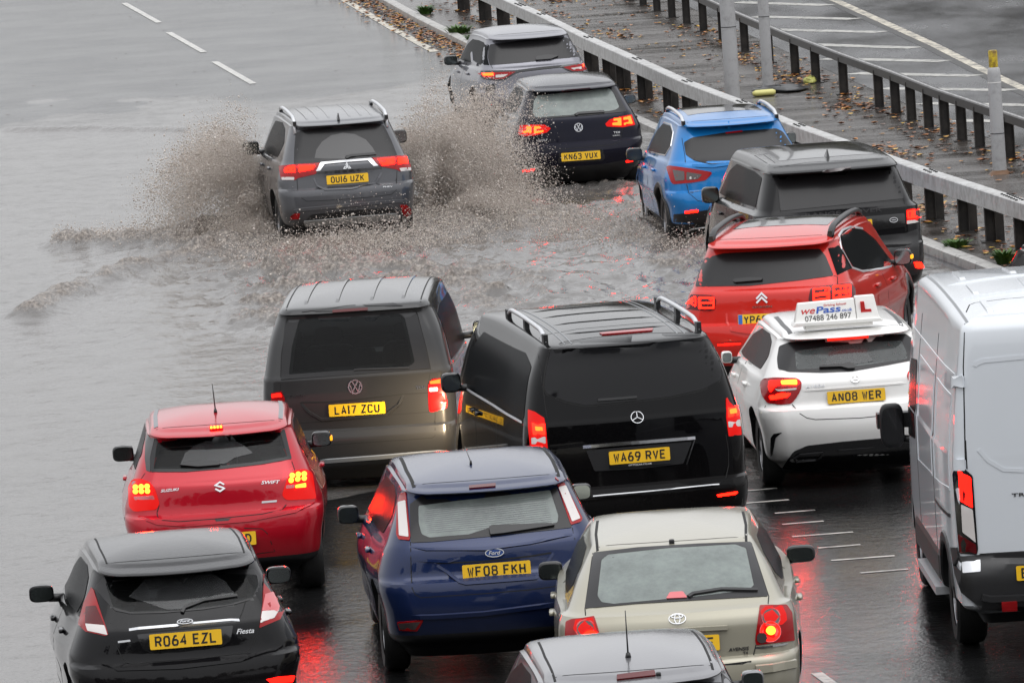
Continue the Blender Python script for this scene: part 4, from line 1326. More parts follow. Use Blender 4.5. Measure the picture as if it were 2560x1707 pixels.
# 7 --- white learner hatchback and its roof sign
def learner():
    rows = hatch_rows(.52, .83, .74, .86, 1.00, .775, .18, .64, .47, 1.31, .33, .60, 1.355, .555, .44, zlow=.22)
    c = Car('hatchback_car', 'white hatchback carrying a driving school sign on its roof', 'car', (3.03, 67.12), 3.4, 4.292, rows, 8, PAINT['white'],
            (1660, 540, .44643), wheel=(.32, .2), axles=(.80, 3.50), beltdrop=.03, rise=.015, crown=.025, val=.19)
    c.cabin()
    c.open_glass([(645, 730), (700, 708), (900, 690), (1150, 668), (1352, 660), (1396, 692), (1424, 770), (1424, 802), (1250, 836), (1050, 871), (880, 878), (700, 873), (640, 858), (634, 800)],
                 [(733, 757), (900, 735), (1150, 705), (1330, 700), (1356, 758), (1362, 802), (1100, 837), (742, 861)], MAT['glass_mid'])
    c.bar('high_brake_lamp', (916, 694), (1145, 676), .335, .024, MAT['lit_soft'])
    c.px('wiped_arc', [(900, 842), (920, 790), (980, 755), (1060, 745), (1140, 765), (1180, 815), (1075, 832)], MAT['wiped'], .0075, 4)
    c.px('rear_wiper', [(870, 845), (990, 838), (1040, 827), (1068, 838), (1068, 860), (1030, 862), (990, 852), (870, 856)], MAT['black'], .03, 4)
    c.light([(540, 938), (558, 912), (620, 906), (742, 909), (772, 930), (768, 968), (745, 1012), (715, 1050), (650, 1056), (580, 1046), (550, 1002)],
            [([(655, 924), (745, 919), (748, 945), (660, 946)], MAT['lit_yellow']), ([(592, 925), (650, 922), (654, 948), (625, 958), (600, 990), (588, 960)], MAT['lit_deep']),
             ([(592, 1008), (660, 990), (712, 992), (690, 1015), (640, 1024), (600, 1030)], MAT['lit_red']), ([(622, 966), (640, 972), (745, 962), (742, 972), (640, 982)], MAT['white_lens'])], MAT['red'], mirror=True)
    c.badge(1070, 911, 52, STAR, .13, MAT['chrome'])
    c.text('A180d', 845, 953, 108, MAT['chrome'], 17)
    c.plate('AN08 WER', 1076, 1007, .14)
    c.gaps([[(718, 1054), (760, 1105), (800, 1130), (850, 1139), (1100, 1130), (1340, 1105), (1400, 1078)], [(500, 1140), (545, 1110), (570, 1060)]])
    roof_hatch(c, .56, .47)
    c.line('tailgate_crease', [(770, 978), (900, 970), (1360, 934)], c.mat, .02, .008)
    c.px('bumper_vent', [(596, 1352), (598, 1242), (615, 1218), (662, 1211), (626, 1240), (608, 1340)], MAT['gloss_black'], .004, 5)
    c.px('diffuser', [(662, 1412), (690, 1365), (725, 1318), (800, 1285), (1000, 1262), (1250, 1240), (1385, 1262), (1390, 1420), (1000, 1450)], MAT['gloss_black'], .006)
    c.line('exhaust_tip', [(728, 1352), (762, 1332), (888, 1320), (878, 1345), (850, 1361), (742, 1370), (728, 1352)], MAT['dull'], .02, .02)
    c.line('diffuser_blade', [(950, 1310), (1200, 1292)], MAT['dull'], .015, .014)
    for x in (-.50, .50):
        c.line('roof_channel', [(x, .62), (x * 1.02, 1.2), (x, 1.9)], MAT['dull'], .04, .003, caster=c.cast_top, step=.1)
    c.mirror(352, 790, 60, 66, 2.55, None, MAT['mirror'], both=True)
    c.side_std([(.9, 1.03), (2.8, 1.0), (2.35, 1.2), (1.85, 1.30), (1.3, 1.305), (1.0, 1.26), (.8, 1.15)], [(1.35, .86), (2.35, .84)], [[(1.95, .35), (1.95, 1.0)]])
    # the sign: a wedge-shaped board clamped to the roof
    ys = 1.0
    for q in range(60):
        ys = .5 + q * .02
        p0 = c.at_px(970, 612, ys); h0 = c.cast_top(p0.x, ys)
        if h0 and p0.z >= h0[0].z - .002: break
    k = 1 / c.ppm(ys)
    A = lambda x, y: c.at_px(x, y, ys)
    base_y = .085
    p = [A(722, 598), A(748, 494), A(1070, 463), A(1075, 450), A(1180, 443), A(1225, 582), A(1080, 592), A(730, 618)]
    sg = tag(bpy.data.objects.new('roof_sign', None), 'white driving school sign with red L on the roof of the white hatchback', 'sign')
    link(sg); sg.matrix_world = c.M @ Matrix.Translation((0, ys, 0))
    def slab(name, pts, d, mat, parent, y0=0.0, lean=.28):
        zb = min(q.z for q in pts)
        v = [Vector((q.x, y0 + (q.z - zb) * lean, q.z)) for q in pts] + [Vector((q.x, y0 + d - (q.z - zb) * lean * .6, q.z)) for q in pts]
        n = len(pts)
        f = [tuple(range(n - 1, -1, -1)), tuple(range(n, 2 * n))] + [(i, (i + 1) % n, n + (i + 1) % n, n + i) for i in range(n)]
        o = mesh_obj(name, v, f, mat, parent, smooth=False)
        bm = bmesh.new(); bm.from_mesh(o.data); bmesh.ops.recalc_face_normals(bm, faces=bm.faces); bm.to_mesh(o.data); bm.free()
        md = o.modifiers.new('edge', 'BEVEL'); md.width = .008; md.segments = 2
        return o
    main = [A(734, 606), A(752, 494), A(1068, 463), A(1082, 592)]
    board = slab('sign_board', main, .16, MAT['white'], sg)
    slab('sign_board', [A(1083, 590), A(1070, 452), A(1178, 443), A(1208, 580)], .17, MAT['white'], sg, -.012)
    slab('sign_base', [A(720, 622), A(735, 598), A(1212, 566), A(1228, 586)], .22, MAT['white'], sg, -.03, .0)
    slab('sign_foot', [A(790, 640), A(790, 608), A(1170, 578), A(1170, 610)], .16, MAT['white'], sg, .0, .0)
    zb = min(q.z for q in main)
    def write(body, x, y, w, h, mat, shear=0.0, y0=0.0, bold=.008):
        q = A(x, y)
        vs, fs = text_mesh(body, shear, bold)
        wid = max(a.x for a in vs) - min(a.x for a in vs)
        sl = math.tan(ROLL * 1.15)
        kk = w * k / wid; hh = h * k
        vs, fs = thicken([Vector((a.x * kk, a.y * hh, 0)) for a in vs], fs, .002)
        zz = lambda a: q.z + a[1] + a[0] * .02
        v = [Vector((q.x + a[0], y0 + (zz(a) - zb) * .28 - .001 - a[2], zz(a))) for a in vs]
        mesh_obj('sign_lettering', v, fs, mat, board if y0 == 0 else sg, smooth=False)
    write('we', 810, 538, 78, 26, MAT['ink_red'], .3)
    write('Pass', 922, 524, 140, 38, MAT['ink_blue'], .12, bold=.02)
    write('.co.uk', 1025, 525, 62, 18, MAT['ink_blue'])
    write('Driving School', 960, 499, 126, 16, MAT['ink_red'])
    write('07488 246 897', 920, 566, 262, 31, MAT['ink'], bold=.0)
    q = [A(1100, 480), A(1120, 478), A(1128, 522), A(1160, 520), A(1163, 536), A(1104, 540)]
    slab('sign_letter', q, .004, MAT['ink_red'], sg, -.016 + (min(a.z for a in q) - zb) * .28)
    return c

# 8 --- grey van-based people carrier
def caddy():
    rows = [(.24, .14, .78), (.32, .03, .86), (.50, .0, .885), (.62, .015, .89, 'S'), (.64, .05, .89, 'S'), (.90, .055, .89), (1.12, .07, .875, 'S'),
            (1.14, .08, .865), (1.45, .16, .80), (1.66, .23, .72), (1.70, .20, .70, 'S'), (1.73, .22, .68)]
    c = Car('van', 'dark grey passenger van lit by warm headlamps on its lower tailgate', 'van', (-1.45, 69.3), -3.0, 4.408, rows, 7, PAINT['van_grey'],
            (640, 660, .38265), wheel=(.33, .2), axles=(.85, 3.53), rc=(.13, .2, .03), rcg=(.12, .2, .03), beltdrop=.06, rise=.05, screen=2.7, cowl=3.5, zshift=-.05, widen=.01, gwiden=.01, crown=.03)
    c.cabin()
    c.open_glass([(192, 362), (250, 322), (600, 272), (900, 256), (1022, 292), (1052, 332), (1110, 560), (1138, 682), (900, 702), (500, 732), (163, 754), (170, 600)],
                 [(283, 362), (600, 332), (940, 324), (972, 352), (1038, 640), (1000, 668), (500, 700), (215, 722), (235, 540)], MAT['glass_dim'])
    c.px('high_brake_lamp', [(500, 302), (730, 286), (730, 304), (500, 320)], MAT['red_dark'], .01, 3)
    c.line('rear_wiper', [(640, 692), (680, 688), (1000, 678)], MAT['black'], .02, .02)
    c.badge(648, 802, 94, VW, .17, MAT['chrome'])
    c.text('CADDY', 268, 862, 105, MAT['dull'], 20)
    c.text('TDI', 1072, 805, 60, MAT['chrome'], 20)
    c.plate('LA17 ZCU', 661, 947, .06, frame='')
    c.line('plate_recess_edge', [(292, 908), (350, 970), (430, 1016), (640, 1000), (850, 980), (935, 915), (965, 852)], c.mat, .03, .012)
    c.line('tailgate_crease', [(292, 905), (470, 902), (650, 886), (960, 850), (1120, 840)], MAT['gap'], .012, .002)
    c.light([(1122, 792), (1148, 750), (1216, 744), (1222, 800), (1251, 900), (1246, 942), (1150, 968), (1130, 962)],
            [([(1136, 765), (1208, 750), (1211, 778), (1137, 783)], MAT['lit_orange']), ([(1136, 850), (1215, 842), (1240, 905), (1235, 938), (1140, 958)], MAT['red_glow'], 'lens_segment'), ([(1130, 808), (1188, 803), (1188, 830), (1132, 833)], MAT['white_lens'])], MAT['red'])
    c.light([(100, 842), (168, 830), (190, 880), (186, 905), (102, 908)], [([(106, 850), (160, 842), (172, 866), (106, 872)], MAT['lit_deep'])], MAT['red'], rnd=6)
    c.gaps([[(1140, 690), (1126, 790)], [(1170, 965), (1170, 1122), (1150, 1135), (700, 1165), (380, 1188)], [(163, 756), (1138, 684)], [(205, 350), (165, 600), (160, 830)], [(268, 1040), (500, 1025), (860, 985), (1150, 965)], [(1010, 235), (1055, 330), (1115, 560), (1142, 690)]])
    c.line('bumper_groove', [(420, 1290), (800, 1262), (1240, 1225)], MAT['grey_trim'], .05, .01)
    c.px('reflector', [(1090, 1248), (1250, 1236), (1252, 1248), (1092, 1260)], MAT['lit_deep'], .02, 3)
    for x in (-.45, -.16, .16, .45):
        c.line('roof_rib', [(x, .45), (x, 2.5)], c.mat, .04, .009, caster=c.cast_top, step=.1)
    for x in (-.62, .62):
        c.line('roof_channel', [(x, .30), (x, 2.6)], MAT['gap'], .012, .002, caster=c.cast_top, step=.1)
    c.mirror(1452, 425, 70, 112, 2.8, MAT['black'], MAT['mirror_dark'])
    c.side_std([(.45, 1.17), (2.95, 1.12), (2.7, 1.4), (2.35, 1.62), (1.0, 1.64), (.55, 1.6)], [(2.3, .98)], [[(1.35, .4), (1.35, 1.65)], [(2.2, .4), (2.2, 1.1)]])
    for sx in (-1, 1):
        c.line('window_chrome', [(.5, 1.145), (1.6, 1.13), (2.9, 1.10)], MAT['chrome'], .02, .006, caster=c.cast_side(sx), step=.1)
    return c

# 9 --- black people mover
def vclass():
    rows = [(.24, .16, .82), (.33, .04, .92), (.50, .0, .945), (.60, .02, .945, 'S'), (.62, .06, .945, 'S'), (.95, .07, .945), (1.16, .09, .92),
            (1.18, .10, .915), (1.50, .18, .84), (1.72, .24, .745), (1.78, .24, .715)]
    c = Car('van', 'black people mover with chrome star badge and silver roof rails', 'van', (1.02, 63.5), 8.6, 5.14, rows, 7, PAINT['black'],
            (1100, 700, .3826), wheel=(.35, .23), axles=(1.0, 4.2), rc=(.2, .24, .05), rcg=(.2, .26, .05), beltdrop=.02, rise=.05, screen=3.9, cowl=4.4, widen=.02, gwiden=.02, crown=.035)
    c.px('rear_window', [(722, 462), (800, 412), (1000, 382), (1350, 355), (1680, 347), (1742, 370), (1792, 440), (1840, 610), (1830, 652), (1720, 712), (1500, 762), (1200, 796), (950, 818), (820, 792), (700, 742), (682, 700), (692, 600)], MAT['glass_deep'])
    c.gaps([round_loop([(715, 458), (798, 405), (1000, 375), (1350, 348), (1685, 341), (1748, 366), (1798, 440), (1847, 612), (1836, 656), (1722, 718), (1500, 768), (1200, 802), (950, 825), (815, 798), (694, 746), (675, 700), (686, 598)])], width=.012)
    c.px('high_brake_lamp', [(1040, 350), (1120, 342), (1395, 318), (1388, 334), (1060, 360)], MAT['red'], .01, 3)
    c.line('rear_wiper', [(1030, 785), (1100, 780), (1285, 765)], MAT['black'], .03, .02)
    c.badge(1288, 897, 88, STAR, .09, MAT['satin'])
    c.line('chrome_bar', [(935, 1090), (1300, 1060), (1668, 1030)], MAT['chrome'], .036, .014)
    c.plate('WA69 RVE', 1302, 1147, .08, frame='OTTOCAR.CO.UK')
    c.px('plate_recess', [(955, 1112), (1645, 1055), (1590, 1198), (1300, 1232), (1010, 1248)], MAT['black'], .003)
    c.line('recess_trim', [(1664, 1045), (1640, 1110), (1612, 1205)], MAT['dull'], .012, .012)
    c.light([(580, 845), (622, 860), (682, 900), (692, 960), (706, 1122), (595, 1112), (580, 960)],
            [([(604, 932), (686, 940), (690, 1012), (612, 1012)], MAT['lit_red']), ([(625, 955), (672, 960), (674, 985), (630, 984)], MAT['lit_orange']), ([(602, 1030), (690, 1022), (693, 1066), (605, 1072)], MAT['white_lens'])], MAT['red_glow'], rnd=6)
    c.light([(1868, 772), (1930, 736), (1952, 860), (1966, 1010), (1886, 1020), (1870, 900)],
            [([(1876, 835), (1940, 820), (1948, 885), (1880, 898)], MAT['lit_red']), ([(1888, 848), (1930, 840), (1934, 868), (1892, 875)], MAT['lit_orange']), ([(1878, 925), (1955, 910), (1959, 955), (1883, 962)], MAT['white_lens'])], MAT['red_glow'], rnd=6)
    c.line('bumper_chrome', [(1000, 1410), (1400, 1375), (1825, 1332)], MAT['chrome'], .014, .012)
    c.px('reflector', [(1810, 1400), (1940, 1380), (1930, 1396), (1815, 1413)], MAT['lit_red'], .015, 3)
    c.gaps([[(1868, 1010), (1885, 1110), (1886, 1210), (1868, 1290), (1820, 1328)], [(650, 380), (645, 500), (680, 760), (700, 900)], [(700, 1120), (720, 1260), (830, 1280)], [(655, 365), (900, 320), (1300, 285), (1740, 260)]])
    c.rails(.66, .55, 2.6, MAT['satin'], .085, .02, (.02, .5, .98))
    for x in (-.52, -.46, .46, .52):
        c.line('roof_channel', [(x, .42), (x, 3.4)], MAT['grey_trim'], .012, .003, caster=c.cast_top, step=.1)
    for y in (.9, 1.5, 2.1, 2.7):
        c.line('roof_rib', [(-.44, y), (0, y), (.44, y)], c.mat, .03, .006, caster=c.cast_top, step=.1)
    c.mirror(72, 670, 132, 130, 3.45, MAT['gloss_black'], MAT['mirror_dark'], both=True)
    c.side_std([(.42, 1.20), (3.9, 1.18), (3.55, 1.5), (3.2, 1.68), (1.0, 1.70), (.55, 1.62)], [(2.75, 1.02), (3.0, 1.02)], [[(1.7, .4), (1.7, 1.7)], [(2.9, .4), (2.9, 1.2)]])
    for sx in (-1, 1):
        c.line('window_chrome', [(.5, 1.165), (2.0, 1.165), (3.9, 1.15)], MAT['satin'], .022, .008, caster=c.cast_side(sx), step=.1)
        vs, fs = superell(.14, .08, .08)
        h = mesh_obj('headlight', [v + Vector((sx * .60, 5.0, .70)) for v in vs], fs, MAT['headlamp'], c.root)
        ld = bpy.data.lights.new('headlight_beam', 'SPOT'); ld.energy = 170; ld.color = (1, .78, .5); ld.spot_size = R(75); ld.spot_blend = 1.0; ld.shadow_soft_size = .06
        lo = bpy.data.objects.new('headlight_beam', ld); link(lo, c.root); lo.location = (sx * .66, 5.2, .74); lo.rotation_euler = (R(88), 0, R(22 if sx < 0 else 0))
    return c

def round_loop(p):
    q = [(v.x, v.y) for v in round_poly(p, 20)]
    return q + [q[0]]

# 10 --- ruby red hatchback with brake lamps on
def swift():
    rows = hatch_rows(.52, .80, .74, .83, 1.02, .745, .17, .64, .40, 1.37, .27, .62, 1.41, .565, .37, zlow=.24)
    c = Car('hatchback_car', 'ruby red hatchback with bright brake lamps, left lane beside the grey van', 'car', (-2.47, 62.33), 1.6, 3.84, rows, 8, PAINT['ruby'],
            (240, 940, .31888), wheel=(.31, .19), axles=(.68, 3.12), beltdrop=.05)
    c.cabin()
    c.open_glass([(430, 752), (425, 640), (465, 488), (700, 448), (1000, 423), (1440, 403), (1478, 420), (1534, 650), (1300, 692), (1000, 727), (700, 752)],
                 [(452, 728), (480, 525), (700, 488), (1000, 462), (1430, 440), (1450, 455), (1500, 632), (1300, 668), (1000, 702), (700, 728)], MAT['glass_dim'])
    c.px('side_trim', [(395, 430), (425, 480), (462, 486), (425, 640), (428, 752), (395, 740), (385, 640), (390, 520)], MAT['gloss_black'], .005, 6)
    c.px('wiped_arc', [(665, 690), (700, 605), (780, 545), (900, 500), (1050, 492), (1150, 540), (1232, 605), (1090, 640), (1010, 690)], MAT['wiped'], .0075, 4)
    c.px('rear_wiper', [(655, 707), (700, 682), (830, 670), (975, 680), (970, 706), (800, 720)], MAT['black'], .03, 14)
    bl = c.px('high_brake_lamp', [(888, 402), (997, 393), (995, 416), (892, 427)], MAT['red_glow'], .012, 6)
    for x in (905, 930, 955, 980): c.lens_ring(x, 411 - (x - 940) * .08, 10, MAT['lit_yellow'], bl, .016, 'lit_segment')
    l = c.light([(258, 865), (290, 810), (350, 803), (420, 830), (462, 880), (500, 1002), (470, 1047), (300, 1062), (263, 1020)],
                [([(303, 945), (450, 935), (462, 966), (310, 972)], MAT['pink'])], MAT['red_glow'], rnd=24)
    for x, y in ((318, 872), (362, 870), (405, 868), (318, 906), (363, 904), (408, 902)): c.lens_ring(x, y, 20, MAT['lit_yellow'], l, .014, 'lit_segment')
    l = c.light([(1460, 922), (1500, 800), (1550, 743), (1640, 728), (1692, 760), (1722, 962), (1500, 972), (1468, 950)],
                [([(1560, 853), (1640, 838), (1642, 872), (1560, 877)], MAT['lit_yellow']), ([(1490, 855), (1555, 850), (1552, 875), (1485, 882)], MAT['pink'])], MAT['red_glow'], rnd=24)
    for x, y in ((1537, 783), (1581, 773), (1625, 770), (1528, 818), (1577, 809), (1625, 803)): c.lens_ring(x, y, 20, MAT['lit_yellow'], l, .014, 'lit_segment')
    c.badge(970, 866, 84, SUZ, .3, MAT['chrome'])
    c.text('SUZUKI', 580, 893, 148, MAT['chrome'], 22, .3)
    c.text('SWIFT', 1368, 831, 150, MAT['chrome'], 27, .3)
    c.px('hybrid_badge', [(1300, 980), (1418, 970), (1416, 986), (1298, 996)], MAT['satin'], .005, 3)
    c.plate('OY67 VXD', 1008, 1282, .1)
    c.gaps([[(495, 1012), (478, 1070), (482, 1100), (520, 1128), (650, 1139), (940, 1117), (1300, 1080), (1460, 1045), (1492, 1005)], [(1160, 1190), (1300, 1195), (1342, 1230), (1402, 1372), (1260, 1392)], [(385, 760), (350, 810)], [(1535, 668), (1560, 740)]])
    roof_hatch(c, .52, .52)
    c.px('handle_recess', [(930, 1122), (1060, 1112), (1030, 1135), (945, 1138)], MAT['gloss_black'], .003, 4)
    c.line('bumper_crease', [(335, 1100), (480, 1155), (700, 1170), (1200, 1130), (1560, 1060), (1720, 990)], c.mat, .03, .01)
    c.rod(937, 285, (-.01, -.06, .25))
    for x in (-.52, .52):
        c.line('roof_channel', [(x, .62), (x * 1.02, 1.2), (x, 1.9)], MAT['grey_trim'], .035, .003, caster=c.cast_top, step=.1)
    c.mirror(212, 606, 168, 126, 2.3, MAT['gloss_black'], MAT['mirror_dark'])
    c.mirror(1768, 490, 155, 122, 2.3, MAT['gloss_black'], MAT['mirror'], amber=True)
    c.side_std([(.7, 1.08), (2.5, 1.01), (2.1, 1.23), (1.65, 1.36), (1.1, 1.365), (.75, 1.33), (.55, 1.22)], [(2.1, .85)], [[(1.7, .35), (1.7, 1.03)]], MAT['glass_side'])
    return c

# 11 --- black hatchback in the left corner
def fiesta():
    rows = hatch_rows(.52, .80, .72, .835, 1.00, .735, .17, .61, .44, 1.335, .22, .60, 1.385, .555, .40, zlow=.22)
    c = Car('hatchback_car', 'black hatchback with tall red tail lamps in the bottom left corner', 'car', (-2.47, 54.03), 6.4, 3.97, rows, 8, PAINT['black_wet'],
            (50, 1290, .30612), wheel=(.31, .195), axles=(.70, 3.19), beltdrop=.03)
    c.cabin()
    c.open_glass([(612, 585), (640, 545), (700, 480), (900, 420), (1300, 370), (1700, 348), (1850, 380), (1962, 480), (1942, 600), (1880, 682), (1750, 722), (1500, 762), (1150, 792), (900, 797), (780, 772), (700, 692)],  # the dark upper edge takes in the spoiler's shadow
                 [(700, 548), (1000, 500), (1500, 458), (1930, 480), (1946, 560), (1900, 662), (1700, 722), (1300, 770), (900, 782), (760, 742)], MAT['glass_dim'])
    c.px('wiped_arc', [(890, 660), (1020, 520), (1150, 490), (1400, 472), (1562, 463), (1680, 540), (1752, 640), (1500, 690), (1350, 760), (1200, 765)], MAT['wiped'], .0075, 4)
    c.wiper([(1325, 790), (1345, 750), (1500, 690), (1772, 652)], .03)
    c.line('chrome_strip', [(890, 925), (1280, 893), (1420, 880), (1792, 846)], MAT['satin'], .028, .014)
    c.badge(1347, 878, 134, [ellipse(.95, .42)], .09, MAT['satin'], off=.02, back=(.95, .42, MAT['oval_black']))
    c.text('Ford', 1347, 878, 80, MAT['satin'], 26, .3, off=.026)
    c.plate('RO64 EZL', 1352, 1004, .12)
    c.text('Fiesta', 1838, 935, 152, MAT['chrome'], 42, .35)
    c.px('eco_badge', [(800, 1018), (900, 1006), (902, 1022), (800, 1034)], MAT['satin'], .005, 3)
    c.light([(590, 580), (606, 602), (652, 750), (722, 965), (700, 977), (540, 942), (480, 882), (530, 700)],
            [([(545, 740), (626, 733), (690, 890), (540, 878)], MAT['red_dark'], 'lens_segment'), ([(540, 880), (692, 895), (716, 970), (560, 937)], MAT['white_lens'])], MAT['red'], rnd=8)
    c.light([(1985, 468), (2060, 570), (2122, 660), (2152, 770), (2120, 842), (1952, 912), (1962, 850), (1980, 700)],
            [([(1996, 640), (2060, 620), (2112, 740), (2102, 780), (1975, 776)], MAT['pink'], 'lens_segment'), ([(1974, 780), (2106, 770), (2070, 832), (1960, 872)], MAT['white_lens'])], MAT['red'], rnd=8)
    c.gaps([[(740, 870), (755, 1000), (840, 1160), (870, 1192), (920, 1204), (1400, 1170), (1850, 1110), (1902, 1050), (1958, 905)], [(1855, 650), (1820, 770), (1790, 840)]])
    for x in (-.50, .50):
        c.line('roof_channel', [(x, .60), (x * 1.02, 1.2), (x, 1.9)], MAT['gap'], .014, .002, caster=c.cast_top, step=.1)
    roof_hatch(c, .54, .50)
    c.px('plate_recess', [(955, 965), (1740, 890), (1720, 1010), (1650, 1065), (1300, 1110), (1060, 1115), (1000, 1080)], MAT['gloss_black'], .003)
    c.px('reflector', [(2010, 1330), (2100, 1310), (2232, 1298), (2215, 1347), (2060, 1364)], MAT['lit_deep'], .015, 6)
    c.line('bumper_crease', [(665, 1190), (800, 1250), (1300, 1235), (1800, 1175), (2150, 1060)], c.mat, .03, .01)
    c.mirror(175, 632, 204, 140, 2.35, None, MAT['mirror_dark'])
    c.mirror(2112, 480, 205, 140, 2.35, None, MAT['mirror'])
    c.side_std([(.85, 1.03), (2.6, 1.0), (2.15, 1.2), (1.7, 1.33), (1.15, 1.335), (.85, 1.28), (.7, 1.15)], [(1.2, .86), (2.05, .84)], [[(1.7, .35), (1.7, 1.02)]])
    return c

# 12 --- royal blue hatchback
def focus():
    rows = hatch_rows(.52, .85, .76, .885, 1.02, .80, .16, .675, .40, 1.385, .26, .65, 1.435, .60, .38, zlow=.24)
    c = Car('hatchback_car', 'royal blue hatchback with clear lamps high beside its misted rear window', 'car', (-.23, 57.15), 4.1, 4.337, rows, 8, PAINT['royal'],
            (830, 1110, .38064), wheel=(.32, .2), axles=(.85, 3.49), beltdrop=.03)
    c.cabin()
    c.open_glass([(512, 395), (600, 330), (900, 282), (1300, 252), (1440, 252), (1476, 290), (1577, 547), (1450, 562), (1030, 607), (650, 642), (518, 647)],
                 [(568, 405), (800, 375), (1200, 330), (1432, 302), (1486, 470), (1480, 515), (1300, 540), (1040, 546), (900, 592), (640, 613), (590, 592), (570, 520)], MAT['glass_mist'])
    hl = []
    for q in range(13):
        t = (q + .8) / 13.5
        hl.append([(570 + 22 * t, 425 + 170 * t), (1000, 372 + 190 * t), (1440 + 45 * t, 322 + 190 * t)])
    c.line('heater_lines', hl, MAT['grey_trim'], .004, .006)
    c.px('high_brake_lamp', [(900, 278), (1075, 262), (1075, 282), (900, 296)], MAT['red_dark'], .012, 3)
    c.light([(430, 402), (450, 330), (486, 310), (492, 360), (516, 600), (510, 633), (440, 626), (425, 590)],
            [([(440, 382), (488, 370), (506, 612), (445, 602)], MAT['white_lens'])], MAT['red'], rnd=8)
    c.light([(1462, 218), (1522, 258), (1642, 490), (1630, 512), (1568, 532), (1548, 480)],
            [([(1484, 286), (1530, 273), (1626, 490), (1575, 512)], MAT['white_lens'])], MAT['red'], rnd=8)
    c.badge(1067, 712, 128, [ellipse(.95, .42)], .08, MAT['satin'], back=(.95, .42, MAT['oval_blue']))
    c.text('Ford', 1067, 712, 80, MAT['satin'], 26, .3, off=.008)
    c.plate('WF08 FKH', 1080, 825, .12)
    c.px('rear_wiper', [(1030, 552), (1050, 540), (1440, 528), (1464, 540), (1130, 592), (1040, 602)], MAT['black'], .03, 8)
    c.line('tailgate_crease', [[(520, 668), (620, 690), (1000, 690), (1300, 650), (1580, 590)], [(560, 760), (760, 770), (840, 745)]], c.mat, .03, .012)
    c.line('plate_recess_edge', [(690, 795), (760, 840), (840, 905), (880, 915), (1340, 880), (1400, 790), (1455, 715)], c.mat, .03, .012)
    c.line('handle_edge', [(690, 780), (990, 770), (1300, 735), (1440, 712)], MAT['gap'], .012, .002)
    c.gaps([[(516, 640), (520, 850), (525, 940), (545, 985), (582, 1006), (1000, 980), (1300, 955), (1520, 925)], [(1578, 548), (1610, 690)]])
    for x in (-.555, .555):
        c.line('roof_channel', [(x, .52), (x * 1.02, 1.2), (x, 2.1)], MAT['gap'], .028, .002, caster=c.cast_top, step=.1)
    roof_hatch(c, .50, .545)
    c.line('bumper_crease', [[(520, 1135), (700, 1130), (1000, 1110), (1470, 1050)]], c.mat, .045, .016)
    f = c.px('fog_lamp', [(432, 1165), (602, 1152), (560, 1222), (450, 1218)], MAT['red'], .012, 6)
    c.px('lens_segment', [(440, 1172), (580, 1162), (548, 1212), (455, 1210)], MAT['smoke'], .015, 4, parent=f)
    c.rod(912, 132, (-.015, .35, .10), r=.004, base=.012)
    c.mirror(106, 462, 140, 122, 2.6, MAT['gloss_black'], MAT['mirror_dark'])
    c.mirror(1637, 312, 132, 110, 2.6, MAT['gloss_black'], MAT['mirror'])
    c.side_std([(.9, 1.05), (2.85, 1.01), (2.4, 1.25), (1.9, 1.375), (1.2, 1.38), (.9, 1.33), (.72, 1.2)], [(1.3, .88), (2.35, .86)], [[(1.95, .35), (1.95, 1.03)]])
    return c

